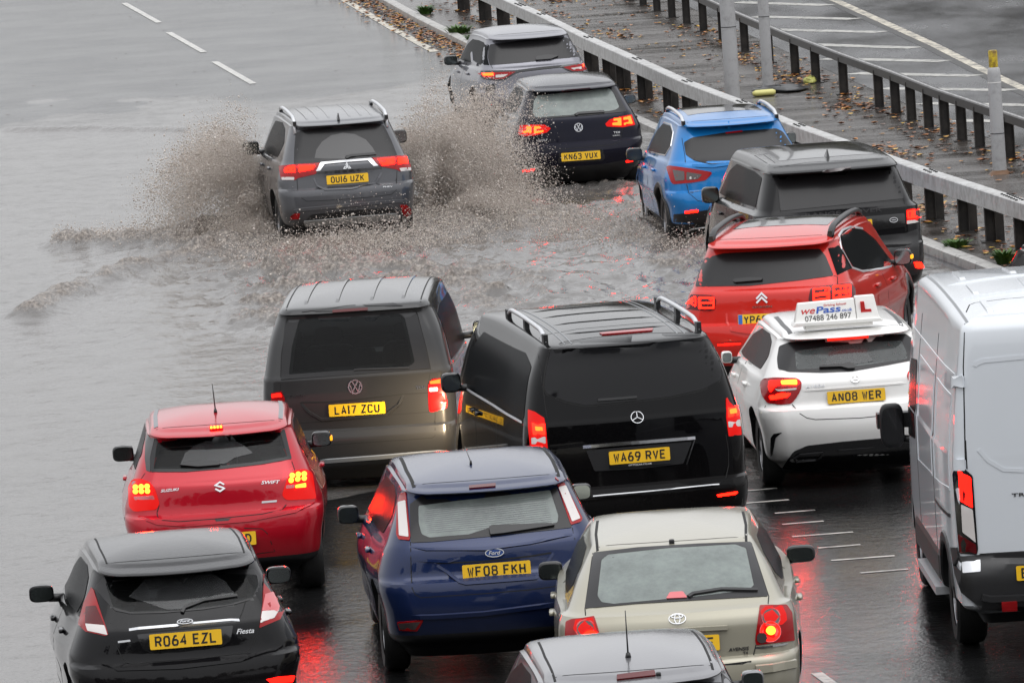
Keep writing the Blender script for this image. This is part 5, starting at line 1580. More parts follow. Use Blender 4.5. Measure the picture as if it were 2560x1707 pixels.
# 13 --- champagne saloon-hatch
def avensis():
    rows = [(.22, .20, .74), (.31, .06, .82), (.48, .0, .845), (.64, .01, .85), (.665, .03, .85, 'S'), (.68, .075, .848, 'S'), (.90, .085, .84), (1.00, .13, .815, 'S'),
            (1.02, .20, .77), (1.20, .46, .685), (1.345, .72, .59), (1.375, .80, .565)]
    c = Car('hatchback_car', 'champagne gold liftback with round lit lamps, bottom right of the queue', 'car', (1.02, 52.76), -1.2, 4.63, rows, 8, PAINT['champagne'],
            (1220, 1250, .37415), wheel=(.32, .205), axles=(.95, 3.65), beltdrop=.02, rc=(.26, .34, .06), rcg=(.2, .3, .06), rise=.035)
    c.cabin()
    c.open_glass([(706, 350), (1000, 316), (1400, 291), (1755, 278), (1872, 642), (1500, 662), (1000, 692), (648, 724)],
                 [(760, 400), (802, 365), (1200, 322), (1650, 296), (1722, 322), (1776, 570), (1738, 600), (1330, 652), (1180, 662), (842, 693), (760, 682), (732, 640)], MAT['glass_mist'])
    c.wiper([(1340, 650), (1370, 630), (1560, 600), (1800, 605)], .035)
    c.px('high_brake_lamp', [(1190, 662), (1215, 620), (1302, 614), (1332, 655)], MAT['pink'], .012, 8)
    c.badge(1265, 793, 122, TOYOTA, .085, MAT['satin'])
    c.line('tailgate_handle', [(950, 885), (1200, 872), (1440, 858), (1598, 850)], c.mat, .04, .03)
    c.plate('EY06 AUF', 1300, 962, .12)
    c.text('AVENSIS', 1675, 992, 140, MAT['dull'], 24, .2)
    c.text('T4', 1720, 1017, 34, MAT['dull'], 18)
    l = c.light([(1815, 706), (1990, 697), (2026, 750), (2043, 937), (1790, 966), (1784, 930)], [([(1850, 712), (1960, 706), (1985, 760), (1990, 800), (1960, 830), (1830, 850), (1822, 740)], MAT['red_glow'], 'lens_segment')], MAT['red'], rnd=10)
    c.lens_ring(1888, 782, 62, MAT['pink'], l); c.lens_ring(1888, 782, 54, MAT['smoke'], l, .013)
    c.lens_ring(1882, 875, 72, MAT['pink'], l); c.lens_ring(1882, 875, 64, MAT['lit_deep'], l, .013, 'lit_segment'); c.lens_ring(1886, 868, 30, MAT['lit_yellow'], l, .015, 'lit_segment')
    c.lens_ring(1828, 917, 36, MAT['smoke'], l, .017)
    l = c.light([(524, 812), (560, 795), (712, 778), (752, 905), (740, 985), (540, 1010), (518, 950)], [([(590, 800), (700, 786), (738, 900), (620, 920), (575, 860)], MAT['red_glow'], 'lens_segment')], MAT['red'], rnd=10)
    c.lens_ring(655, 862, 64, MAT['pink'], l); c.lens_ring(655, 862, 55, MAT['smoke'], l, .013)
    c.lens_ring(690, 930, 62, MAT['lit_red'], l, .015, 'lit_segment')
    c.line('lamp_chrome', [(1785, 985), (1900, 972), (2035, 950)], MAT['chrome'], .02, .012)
    c.gaps([[(1760, 285), (1876, 640), (1872, 692)], [(1790, 965), (1775, 1030), (1750, 1075), (1700, 1092), (1500, 1104)], [(700, 352), (648, 724), (652, 770)]])
    for x in (-.53, .53):
        c.line('roof_channel', [(x, .95), (x * 1.02, 1.5), (x, 2.2)], MAT['gap'], .02, .002, caster=c.cast_top, step=.1)
    roof_hatch(c, .96, .52)
    c.line('bumper_strip', [(1790, 1132), (1900, 1120), (2050, 1090), (2142, 1055)], c.mat, .075, .02)
    c.line('bumper_ledge_gap', [(1560, 1100), (1760, 1075)], MAT['gap'], .01, .002)
    vs, fs = superell(.02, .02, .02)
    p = c.cast_px(1228, 287)[0]
    mesh_obj('roof_antenna', [v + p + Vector((0, 0, .01)) for v in vs], fs, MAT['black'], c.root)
    vs, fs = box_mesh(-.3, -.1, .62, .75, 1.0, 1.004)
    mesh_obj('paper', [Vector((v[0], v[1], v[2] - .11)) for v in vs], fs, MAT['white'], c.root, smooth=False)
    c.mirror(418, 472, 165, 122, 2.95, MAT['black'], MAT['mirror_dark'])
    c.mirror(2090, 358, 192, 112, 2.95, MAT['black'], MAT['mirror_dark'])
    c.side_std([(1.25, 1.04), (3.15, 1.0), (2.65, 1.22), (2.15, 1.33), (1.45, 1.345), (1.05, 1.26), (.95, 1.14)], [(1.45, .88), (2.5, .86)], [[(2.1, .35), (2.1, 1.02)]])
    return c

# 14 --- only the roof of a grey hatchback at the bottom edge
def corner_car():
    rows = hatch_rows(.52, .80, .74, .84, 1.00, .76, .17, .62, .42, 1.36, .28, .60, 1.40, .55, .40)
    c = Car('hatchback_car', 'dark grey hatchback at the bottom edge, only its roof and aerial showing', 'car', (.66, 46.95), 3.6, 4.1, rows, 8, PAINT['mid_grey'],
            (1200, 1560, .29762), wheel=(.31, .2), axles=(.75, 3.3), beltdrop=.03)
    c.px('rear_window', [(540, 494), (660, 470), (1150, 440), (1700, 405), (1950, 385), (2020, 400), (2120, 494), (2160, 560), (1300, 640), (540, 700), (500, 600)], MAT['glass'])
    c.px('high_brake_lamp', [(1150, 432), (1465, 394), (1478, 436), (1148, 473)], MAT['red_dark'], .012, 6)
    roof_hatch(c, .52, .50)
    for x in (-.50, .50):
        c.line('roof_channel', [(x, .50), (x * 1.02, 1.2), (x, 1.9)], MAT['gap'], .016, .002, caster=c.cast_top, step=.1)
    c.rod(1245, 275, (0, -.0, .30), r=.006, base=.022)
    vs, fs = superell(.016, .016, .02)
    p = c.cast_px(1500, 425)[0]
    mesh_obj('washer_jet', [v + p for v in vs], fs, MAT['black'], c.root)
    c.side_std([(.85, 1.03), (2.65, 1.0), (2.2, 1.22), (1.75, 1.35), (1.15, 1.355), (.85, 1.28), (.7, 1.15)], [(1.2, .86)], [[(1.75, .35), (1.75, 1.02)]])
    c.side('tail_light', [(.16, .78), (.40, .80), (.42, .96), (.2, 1.0)], MAT['red'], .008)
    c.mirror(-60, 640, 190, 150, 2.4, None, MAT['mirror_dark'], both=True)
    return c

# 15 --- white panel van on the right edge
def transit():
    rows = [(.34, .12, .86), (.42, .0, .98), (.60, .0, .985), (.72, .02, .985, 'S'), (.74, .07, .985, 'S'), (1.2, .075, .985), (1.5, .08, .98),
            (1.52, .08, .979), (1.9, .095, .94), (2.3, .12, .885), (2.47, .15, .855)]
    c = Car('van', 'tall white panel van cut off by the right edge of the picture', 'van', (4.22, 56.35), 1.2, 5.53, rows, 7, PAINT['van_white'],
            (2160, 600, .35088), wheel=(.36, .23), axles=(1.02, 4.32), rc=(.10, .10, .02), rcg=(.10, .10, .02), beltdrop=.0, bonnet=.55, rise=.03, screen=4.25, cowl=4.9, widen=.03, gwiden=.02, crown=.05, edge=.07)
    c.gaps([[(1140, 408), (1000, 420), (790, 447), (752, 462), (730, 510), (718, 600), (708, 900), (722, 1565)]], width=.01)
    c.line('door_pressing', [[(790, 900), (800, 880), (850, 860), (1140, 832)]], c.mat, .035, .004)
    c.view = (2160, 1100, .38722)
    c.gaps([[(655, 0), (665, 185)], [(745, 735), (1033, 718)]], width=.01)
    c.line('door_pressing', [[(740, 60), (800, 130), (900, 190), (1033, 195)]], c.mat, .03, .004)
    l = c.light([(577, 215), (600, 168), (652, 185), (702, 230), (736, 700), (730, 737), (620, 730), (600, 500)],
                [([(612, 190), (690, 240), (702, 437), (626, 392)], MAT['lit_deep']), ([(630, 412), (702, 447), (721, 660), (640, 592)], MAT['white_lens']), ([(612, 602), (722, 672), (728, 730), (626, 725)], MAT['red_dark'], 'lens_segment')], MAT['gloss_black'], rnd=10, mirror=True)
    c.line('lit_segment', [[(640, 310), (690, 345)]], MAT['lit_orange'], .022, .014, parent=l)
    c.px('bumper', [(745, 738), (1204, 703), (1204, 1072), (1033, 1085), (750, 1082), (640, 980), (600, 860), (572, 690), (606, 690), (622, 748)], MAT['black'], .02, 4, mirror=True)
    c.line('bumper_step', [(760, 1010), (820, 1022), (1033, 1012), (1400, 985)], MAT['black'], .06, .06)
    c.px('step_plate', [(645, 780), (752, 788), (752, 848), (652, 856)], MAT['satin'], .03, 6)
    c.px('reflector', [(885, 1036), (985, 1030), (985, 1058), (887, 1063)], MAT['red'], .075, 3)
    c.plate('EJ66 HWM', 1205, 842, .05, out=.03)
    c.text('TRANSIT', 1092, 344, 280, MAT['dull'], 22)
    c.view = (2160, 600, .35088)
    o = c.px('door_hinge', [(642, 972), (712, 966), (718, 1050), (645, 1056)], c.mat, .03, 6)
    o = c.px('door_hinge', [(655, 1560), (720, 1560), (722, 1640), (658, 1640)], c.mat, .03, 6)
    c.mirror(200, 1320, 176, 318, 4.35, MAT['black'], MAT['gloss_black'], n=.5, both=True)
    for sx in (-1, 1):
        cs = c.cast_side(sx)
        vs, fs = box_mesh(sx * 1.10 - .14, sx * 1.10 + .14, 4.38, 4.52, 1.28, 1.40)
        mesh_obj('mirror_arm', vs, fs, MAT['black'], c.root, smooth=False)
        c.line('body_groove', [[(.35, 2.12), (1.0, 2.12), (4.3, 2.12)], [(.5, 1.95), (.5, 1.25), (1.6, 1.20), (1.6, 1.97), (.5, 1.95)], [(1.85, 1.97), (1.85, 1.20), (3.2, 1.15), (3.2, 1.98), (1.85, 1.97)]], c.mat, .03, .006, caster=cs, step=.08)
        c.line('door_gap', [[(1.75, .5), (1.75, 2.3)], [(3.3, .5), (3.3, 2.3)]], MAT['gap'], .009, .002, caster=cs, step=.08)
        c.line('sliding_rail', [(.55, 1.04), (1.65, 1.04)], MAT['black'], .04, .012, caster=cs, step=.08)
        c.line('side_rubbing_strip', [[(1.5, .52), (3.85, .52)]], MAT['black'], .26, .015, caster=cs, step=.08)
        c.line('wheel_arch', [(1.02 + .45 * math.cos(a), .38 + .45 * math.sin(a)) for a in np.linspace(-.15, 3.29, 18)], MAT['black'], .09, .015, caster=cs, step=.1)
        c.side('side_window', [(3.4, 1.30), (4.6, 1.22), (4.25, 1.75), (4.0, 1.88), (3.45, 1.92)], MAT['glass_side'], sides=(sx,))
        vs, fs = box_mesh(sx * 1.0 - .06, sx * 1.0 + .06, 1.6, 3.3, .30, .36)
        mesh_obj('side_step', vs, fs, MAT['satin'], c.root, smooth=False)
    for x in (-.6, -.2, .2, .6):
        for y0, y1 in ((.5, 1.3), (1.7, 2.5), (2.9, 3.8)):
            c.line('roof_rib', [(x, y0), (x, y1)], c.mat, .06, .012, caster=c.cast_top, step=.1)
    for y in (.42, 1.5, 1.6, 2.7):
        c.line('roof_rib', [(-.75, y), (0, y), (.75, y)], c.mat, .05, .01, caster=c.cast_top, step=.1)
    for x in (-.80, .80):
        c.line('roof_channel', [(x, .3), (x, 4.1)], MAT['grey_trim'], .02, .003, caster=c.cast_top, step=.1)
    return c

# 16 --- dark car hidden behind the van, only a shoulder of it inside the frame
def edge_car():
    rows = hatch_rows(.52, .80, .74, .84, 1.00, .76, .17, .62, .42, 1.36, .28, .60, 1.40, .55, .40)
    c = Car('hatchback_car', 'dark car almost wholly hidden at the right edge above the white van roof', 'car', (5.80, 72.0), 5.0, 4.1, rows, 8, PAINT['black_wet'],
            (2260, 560, .12755), wheel=(.31, .2), axles=(.75, 3.3), beltdrop=.03)
    c.side_std([(.85, 1.03), (2.65, 1.0), (2.2, 1.22), (1.75, 1.35), (1.15, 1.355), (.85, 1.28), (.7, 1.15)], [(1.2, .86)], [[(1.75, .35), (1.75, 1.02)]])
    c.px('rear_window', [(2460, 560), (3300, 440), (3500, 900), (2380, 1000)], MAT['glass'])
    return c

BUILD = [outlander, crossover, golf, qashqai, range_sport, aircross, learner, caddy, vclass, swift, fiesta, focus, avensis, corner_car, transit, edge_car]
CARS = {}
for fn in BUILD:
    CARS[fn.__name__] = fn()
# ------------------------------------------------------------------ road, water, reservation: materials
def asphalt(name, col, rough0, rough1, stretch=(1, 1, 1), puddle=0.5, bump=.6, grit=60.0):
    m, nt, b = new_mat(name)
    L = nt.links
    tc = N(nt, 'ShaderNodeTexCoord')
    mp = N(nt, 'ShaderNodeMapping'); mp.inputs['Scale'].default_value = stretch
    L.new(tc.outputs['Object'], mp.inputs['Vector'])
    big = N(nt, 'ShaderNodeTexNoise', Scale=0.5, Detail=6.0, Roughness=0.6)
    L.new(mp.outputs[0], big.inputs['Vector'])
    fine = N(nt, 'ShaderNodeTexNoise', Scale=grit, Detail=2.0, Roughness=0.6)
    L.new(tc.outputs['Object'], fine.inputs['Vector'])
    cr = N(nt, 'ShaderNodeMapRange')
    cr.inputs['To Min'].default_value = .65; cr.inputs['To Max'].default_value = 1.35
    L.new(fine.outputs[0], cr.inputs['Value'])
    c2 = N(nt, 'ShaderNodeMapRange'); c2.inputs['From Min'].default_value = .3; c2.inputs['From Max'].default_value = .7
    c2.inputs['To Min'].default_value = .75; c2.inputs['To Max'].default_value = 1.25
    L.new(big.outputs[0], c2.inputs['Value'])
    mm = N(nt, 'ShaderNodeMath', operation='MULTIPLY'); L.new(cr.outputs[0], mm.inputs[0]); L.new(c2.outputs[0], mm.inputs[1])
    mc = N(nt, 'ShaderNodeMix', data_type='RGBA', blend_type='MULTIPLY'); mc.inputs['Factor'].default_value = 1
    mc.inputs['A'].default_value = (*col, 1); L.new(mm.outputs[0], mc.inputs['B'])
    L.new(mc.outputs['Result'], b.inputs['Base Color'])
    rr = N(nt, 'ShaderNodeMapRange'); rr.inputs['From Min'].default_value = puddle - .15; rr.inputs['From Max'].default_value = puddle + .15
    rr.inputs['To Min'].default_value = rough0; rr.inputs['To Max'].default_value = rough1
    L.new(big.outputs[0], rr.inputs['Value']); L.new(rr.outputs[0], b.inputs['Roughness'])
    bs = N(nt, 'ShaderNodeMapRange'); bs.inputs['From Min'].default_value = puddle - .15; bs.inputs['From Max'].default_value = puddle + .15
    bs.inputs['To Min'].default_value = bump * .35; bs.inputs['To Max'].default_value = bump
    L.new(big.outputs[0], bs.inputs['Value'])
    med = N(nt, 'ShaderNodeTexNoise', Scale=6.5, Detail=5.0, Roughness=.7)
    L.new(tc.outputs['Object'], med.inputs['Vector'])
    bm_ = N(nt, 'ShaderNodeBump', Distance=.014)
    L.new(bs.outputs[0], bm_.inputs['Strength']); L.new(med.outputs[0], bm_.inputs['Height'])
    bp = N(nt, 'ShaderNodeBump', Distance=.006)
    L.new(bs.outputs[0], bp.inputs['Strength']); L.new(fine.outputs[0], bp.inputs['Height']); L.new(bm_.outputs[0], bp.inputs['Normal'])
    L.new(bp.outputs[0], b.inputs['Normal'])
    b.inputs['IOR'].default_value = 1.45
    return m

MAT['road'] = asphalt('wet_asphalt', (.010, .0101, .0104), .04, .10, bump=.8, grit=30.0)
MAT['far_road'] = asphalt('far_wet_asphalt', (.10, .10, .103), .16, .30, (1, .3, 1), grit=40)
MAT['verge'] = asphalt('wet_paving', (.055, .047, .041), .07, .32, (.3, 2.6, 1), .5, 1.6, 20)
def worn(name, col, under, wear, rough=.4):
    m, nt, b = new_mat(name)
    L = nt.links
    tc = N(nt, 'ShaderNodeTexCoord')
    nz = N(nt, 'ShaderNodeTexNoise', Scale=7.0, Detail=7.0, Roughness=.75)
    L.new(tc.outputs['Object'], nz.inputs['Vector'])
    mp = N(nt, 'ShaderNodeMapRange'); mp.inputs['From Min'].default_value = wear - .06; mp.inputs['From Max'].default_value = wear + .1
    L.new(nz.outputs[0], mp.inputs['Value'])
    mc = N(nt, 'ShaderNodeMix', data_type='RGBA'); mc.inputs['A'].default_value = (*under, 1); mc.inputs['B'].default_value = (*col, 1)
    L.new(mp.outputs[0], mc.inputs['Factor']); L.new(mc.outputs['Result'], b.inputs['Base Color'])
    b.inputs['Roughness'].default_value = rough
    return m
MAT['line_paint'] = worn('white_road_paint', (.50, .49, .455), (.09, .09, .09), .42, .3)
MAT['old_paint'] = worn('worn_edge_paint', (.62, .57, .46), (.09, .085, .08), .47, .4)
MAT['kerb'] = worn('wet_kerb_stone', (.36, .35, .33), (.16, .15, .14), .42, .35)
MAT['galv'] = worn('galvanised_steel', (.47, .47, .465), (.31, .305, .295), .47, .42)
MAT['galv'].node_tree.nodes['Principled BSDF'].inputs['Metallic'].default_value = .0
MAT['dark_steel'] = worn('stained_steel', (.035, .033, .032), (.018, .017, .016), .5, .4)
MAT['post'] = worn('stained_post', (.034, .029, .025), (.014, .012, .011), .5, .5)
MAT['lamp_post'] = worn('grey_galvanised_post', (.36, .36, .365), (.27, .27, .27), .4, .5)
MAT['rust'] = simple('wet_rust', (.12, .055, .02), .5)
MAT['yellow_tape'] = worn('yellow_tape', (.55, .40, .01), (.10, .05, .015), .45, .4)

def leaf_mat():
    m, nt, b = new_mat('wet_autumn_leaf')
    L = nt.links
    g = N(nt, 'ShaderNodeNewGeometry')
    cr = N(nt, 'ShaderNodeValToRGB')
    e = cr.color_ramp.elements
    e[0].position = 0; e[0].color = (.045, .018, .008, 1)
    e[1].position = 1; e[1].color = (.55, .36, .05, 1)
    for p, c in ((.3, (.10, .035, .012, 1)), (.55, (.30, .10, .02, 1)), (.8, (.46, .20, .05, 1))):
        q = e.new(p); q.color = c
    L.new(g.outputs['Random Per Island'], cr.inputs['Fac'])
    L.new(cr.outputs[0], b.inputs['Base Color'])
    b.inputs['Roughness'].default_value = .3
    return m
MAT['leaf'] = leaf_mat()
MAT['weed'] = simple('weed_leaf', (.055, .12, .02), .5)

def water_mat():
    m, nt, b = new_mat('flood_water')
    L = nt.links
    at = N(nt, 'ShaderNodeAttribute'); at.attribute_name = 'foam'
    tc = N(nt, 'ShaderNodeTexCoord')
    mp = N(nt, 'ShaderNodeMapping'); mp.inputs['Scale'].default_value = (1.0, 0.45, 1)
    L.new(tc.outputs['Object'], mp.inputs['Vector'])
    fz = N(nt, 'ShaderNodeTexNoise', Scale=8.0, Detail=7.0, Roughness=.72)
    L.new(mp.outputs[0], fz.inputs['Vector'])
    f2 = N(nt, 'ShaderNodeTexNoise', Scale=24.0, Detail=5.0, Roughness=.75)
    L.new(mp.outputs[0], f2.inputs['Vector'])
    s2 = N(nt, 'ShaderNodeMath', operation='SUBTRACT'); L.new(fz.outputs[0], s2.inputs[0]); s2.inputs[1].default_value = .93
    sm = N(nt, 'ShaderNodeMath', operation='MULTIPLY_ADD'); L.new(at.outputs['Fac'], sm.inputs[0]); sm.inputs[1].default_value = .78
    L.new(s2.outputs[0], sm.inputs[2])
    fm = N(nt, 'ShaderNodeMapRange'); fm.inputs['From Min'].default_value = 0.0; fm.inputs['From Max'].default_value = .36
    L.new(sm.outputs[0], fm.inputs['Value'])
    fc = N(nt, 'ShaderNodeValToRGB'); L.new(f2.outputs[0], fc.inputs['Fac'])
    e = fc.color_ramp.elements
    e[0].position = .36; e[0].color = (.065, .055, .047, 1); e[1].position = .64; e[1].color = (.34, .300, .262, 1)
    q = e.new(.5); q.color = (.135, .115, .10, 1)
    mc = N(nt, 'ShaderNodeMix', data_type='RGBA'); mc.inputs['A'].default_value = (.115, .108, .102, 1)
    L.new(fc.outputs[0], mc.inputs['B'])
    L.new(fm.outputs[0], mc.inputs['Factor']); L.new(mc.outputs['Result'], b.inputs['Base Color'])
    ro = N(nt, 'ShaderNodeMapRange'); ro.inputs['To Min'].default_value = .05; ro.inputs['To Max'].default_value = .4
    L.new(fm.outputs[0], ro.inputs['Value']); L.new(ro.outputs[0], b.inputs['Roughness'])
    b.inputs['IOR'].default_value = 1.33
    n1 = N(nt, 'ShaderNodeTexNoise', Scale=4.5, Detail=5.0, Roughness=.62)
    L.new(mp.outputs[0], n1.inputs['Vector'])
    n2 = N(nt, 'ShaderNodeTexNoise', Scale=26.0, Detail=2.0, Roughness=.6)
    L.new(tc.outputs['Object'], n2.inputs['Vector'])
    b1 = N(nt, 'ShaderNodeBump', Strength=.9, Distance=.040)
    L.new(n1.outputs[0], b1.inputs['Height'])
    b2 = N(nt, 'ShaderNodeBump', Strength=.6, Distance=.0022)
    L.new(n2.outputs[0], b2.inputs['Height']); L.new(b1.outputs[0], b2.inputs['Normal'])
    b3 = N(nt, 'ShaderNodeBump', Distance=.014)
    L.new(at.outputs['Fac'], b3.inputs['Strength']); L.new(fz.outputs[0], b3.inputs['Height']); L.new(b2.outputs[0], b3.inputs['Normal'])
    L.new(b3.outputs[0], b.inputs['Normal'])
    return m
MAT['water'] = water_mat()

def drop_mat():
    m, nt, b = new_mat('muddy_droplet')
    L = nt.links
    g = N(nt, 'ShaderNodeNewGeometry')
    cr = N(nt, 'ShaderNodeValToRGB')
    e = cr.color_ramp.elements
    e[0].color = (.60, .525, .465, 1); e[1].color = (.95, .90, .85, 1)
    L.new(g.outputs['Random Per Island'], cr.inputs['Fac'])
    L.new(cr.outputs[0], b.inputs['Base Color'])
    b.inputs['Roughness'].default_value = .35
    tl = N(nt, 'ShaderNodeBsdfTranslucent'); L.new(cr.outputs[0], tl.inputs['Color'])
    mx = N(nt, 'ShaderNodeMixShader', Fac=.45); L.new(b.outputs[0], mx.inputs[1]); L.new(tl.outputs[0], mx.inputs[2])
    L.new(mx.outputs[0], nt.nodes['Material Output'].inputs['Surface'])
    return m
MAT['drop'] = drop_mat()

# ------------------------------------------------------------------ noise for the water sheet
class VNoise:
    def __init__(s, seed): s.t = np.random.default_rng(seed).random((256, 256))
    def __call__(s, x, y):
        xi = np.floor(x).astype(int); yi = np.floor(y).astype(int)
        fx = x - xi; fy = y - yi
        fx = fx * fx * (3 - 2 * fx); fy = fy * fy * (3 - 2 * fy)
        g = lambda a, b: s.t[a & 255, b & 255]
        return (g(xi, yi) * (1 - fx) + g(xi + 1, yi) * fx) * (1 - fy) + (g(xi, yi + 1) * (1 - fx) + g(xi + 1, yi + 1) * fx) * fy
NZ = [VNoise(k) for k in range(12)]
def fbm(x, y, o=4, k=0, gain=.5):
    a, t, s_ = 1.0, 0, 0
    for i in range(o):
        t = t + a * NZ[(k + i) % 12](x * 2 ** i + 17.3 * i, y * 2 ** i - 9.1 * i); s_ += a; a *= gain
    return t / s_
def sstep(a, b, x):
    t = np.clip((x - a) / (b - a), 0, 1); return t * t * (3 - 2 * t)
def seg_dist(x, y, pts):
    d = np.full(x.shape, 1e9)
    for (ax, ay), (bx, by) in zip(pts[:-1], pts[1:]):
        vx, vy = bx - ax, by - ay
        t = np.clip(((x - ax) * vx + (y - ay) * vy) / (vx * vx + vy * vy), 0, 1)
        d = np.minimum(d, np.hypot(x - ax - t * vx, (y - ay - t * vy) * .6))
    return d

# the near kerb of the central reservation, straight but for a slight bend
KERB = [(-3.4, 160.0), (-2.23, 147.9), (-1.34, 139.3), (-.54, 132.2), (1.15, 118.0), (2.65, 106.0), (3.75, 97.5), (4.96, 88.4), (5.28, 86.3), (6.6, 77.0), (8.6, 64.0), (10.6, 50.0)]
def kerb_x(y):
    for (ax, ay), (bx, by) in zip(KERB[:-1], KERB[1:]):
        if ay >= y >= by: return ax + (bx - ax) * (ay - y) / (ay - by)
    return KERB[-1][0]

# ground plate below everything, then the carriageways
v, f = box_mesh(-400, 400, -40, 900, -.30, -.04)
tag(mesh_obj('ground', v, f, MAT['road'], smooth=False), None, None, kind='structure')
ys = [160 + 440 * (k / 10) for k in range(10, 0, -1)] + [q[1] for q in KERB] + [20]
ke = [(KERB[0][0] - (y - 160) * .10, y) for y in ys[:10]] + KERB + [(14.5, 20)]
vs, fs = [], []
for x, y in ke: vs += [(-60, y, 0), (x, y, 0)]
for i in range(len(ke) - 1): fs.append((2 * i + 2, 2 * i + 3, 2 * i + 1, 2 * i))
tag(mesh_obj('road', vs, fs, MAT['road'], smooth=False), None, None, kind='structure')
# reservation: a raised strip between the kerb and the far carriageway
RES_W = [(x + (3.9 if y < 100 else 3.9 + (y - 100) * .03), y) for x, y in ke]
vs, fs = [], []
for (x, y), (x2, y2) in zip(ke, RES_W):
    for t in (0, .25, .5, .75, 1): vs.append((x + .14 + (x2 - x - .14) * t, y, .09))
for i in range(len(ke) - 1):
    for k in range(4): fs.append((5 * i + 5 + k, 5 * i + 6 + k, 5 * i + 1 + k, 5 * i + k))
tag(mesh_obj('central_reservation', vs, fs, MAT['verge'], smooth=False), None, None, kind='structure')
vs, fs = [], []
for x2, y in RES_W: vs += [(x2 - .3, y, .094), (x2 + 40, y, .094)]
for i in range(len(ke) - 1): fs.append((2 * i + 2, 2 * i + 3, 2 * i + 1, 2 * i))
tag(mesh_obj('far_carriageway', vs, fs, MAT['far_road'], smooth=False), None, None, kind='structure')
# kerb stones in lengths with joints
vs, fs = [], []
y = 158.0
while y > 52:
    y2 = y - .9
    xa, xb = kerb_x(y - .01), kerb_x(y2 + .01)
    o = len(vs)
    for (x, yy) in ((xa, y - .006), (xb, y2 + .006)):
        vs += [(x - .02, yy, -.02), (x - .01, yy, .095), (x + .015, yy, .112), (x + .15, yy, .112), (x + .15, yy, .0)]
    for k in range(4): fs.append((o + k, o + k + 1, o + 6 + k, o + 5 + k))
    fs.append((o, o + 1, o + 2, o + 3, o + 4)); fs.append((o + 9, o + 8, o + 7, o + 6, o + 5))
    y = y2
tag(mesh_obj('kerb', vs, fs, MAT['kerb'], smooth=False), None, None, kind='structure')

# ------------------------------------------------------------------ painted markings
def marking(name, pts, w, z, mat):
    vs = []
    for i, p in enumerate(pts):
        a = Vector(pts[max(i - 1, 0)]); b = Vector(pts[min(i + 1, len(pts) - 1)])
        t = (b - a).normalized(); n = Vector((-t.y, t.x)) * w / 2
        vs += [(p[0] - n.x, p[1] - n.y, z), (p[0] + n.x, p[1] + n.y, z)]
    fs = [(2 * i, 2 * i + 2, 2 * i + 3, 2 * i + 1) for i in range(len(pts) - 1)]
    o = mesh_obj(name, vs, fs, mat, smooth=False)
    for p in o.data.polygons:
        if p.normal.z < 0: p.flip()
    return tag(o, None, None, kind='structure')
for a, b in (((-7.32, 152.5), (-6.32, 145.0)), ((-6.01, 141.7), (-5.13, 135.1)), ((-4.85, 132.3), (-4.0, 125.9)), ((-8.7, 163.0), (-7.8, 156.5))):
    marking('lane_line', [a, b], .12, .004, MAT['line_paint'])
marking('edge_line', [(-4.1, 160), (-2.84, 148.6), (-1.81, 138.5), (-1.0, 131)], .16, .004, MAT['old_paint'])
for x0, x1, y in ((1.99, 2.28, 67.5), (1.97, 2.35, 66.63), (2.19, 2.54, 65.8), (2.22, 2.58, 65.02), (2.27, 2.79, 64.17), (2.45, 2.81, 63.33), (2.52, 3.05, 62.5), (2.72, 3.11, 61.63)):
    marking('dash_mark', [(x0, y - .02), (x1, y + .02)], .07, .004, MAT['line_paint'])
marking('lane_line', [(2.11, 56.3), (2.45, 53.9)], .09, .004, MAT['line_paint'])
for a, b in (((4.46, 137.8), (6.02, 135.1)), ((4.6, 133.3), (6.27, 130.8)), ((4.8, 129.4), (6.52, 126.9)), ((5.0, 125.4), (6.81, 122.5)), ((5.3, 121.4), (7.08, 119.0)), ((5.55, 117.7), (7.32, 115.4)), ((5.8, 114.1), (7.62, 112.0)), ((4.2, 142.0), (5.8, 139.4)), ((6.2, 110.6), (7.9, 108.6)), ((6.45, 107.0), (8.15, 105.1))):
    marking('hatch_line', [a, b], .34, .099, MAT['line_paint'])
marking('edge_line', [(5.4, 150), (6.06, 138.4), (6.66, 129.9), (7.15, 122.8), (7.5, 116.6), (7.8, 112.2), (8.5, 103)], .17, .0985, MAT['old_paint'])
marking('rumble_strip', [(5.25, 150), (5.90, 138.4), (6.50, 129.9), (6.99, 122.8), (7.34, 116.6), (7.64, 112.2), (8.34, 103)], .14, .0975, MAT['dark_steel'])

# ------------------------------------------------------------------ barriers
def beam(name, pts, z0, z1, wid, mat, parent):
    vs, fs = [], []
    for i, p in enumerate(pts):
        a = Vector(pts[max(i - 1, 0)]); b = Vector(pts[min(i + 1, len(pts) - 1)])
        t = (b - a).normalized(); n = Vector((t.y, -t.x))
        if n.x < 0: n = -n
        for w_, z_ in ((0, z0), (0, z1 - .012), (.012, z1), (wid - .012, z1), (wid, z1 - .012), (wid, z0)):
            vs.append((p[0] + n.x * w_, p[1] + n.y * w_, z_))
    for i in range(len(pts) - 1):
        for k in range(6):
            k2 = (k + 1) % 6
            fs.append((6 * i + k, 6 * i + k2, 6 * i + 6 + k2, 6 * i + 6 + k))
    o = mesh_obj(name, vs, fs, mat, parent, smooth=False)
    bm = bmesh.new(); bm.from_mesh(o.data); bmesh.ops.recalc_face_normals(bm, faces=bm.faces); bm.to_mesh(o.data); bm.free()
    return o
B1 = [(-1.2, 146), (-.35, 138.4), (.36, 131.8), (.77, 128.0), (1.45, 121.1), (2.1, 115.2), (2.69, 109.7), (3.31, 105.0), (3.89, 100.1), (5.10, 91.6), (5.78, 87.3), (6.9, 80.4), (9.0, 68)]
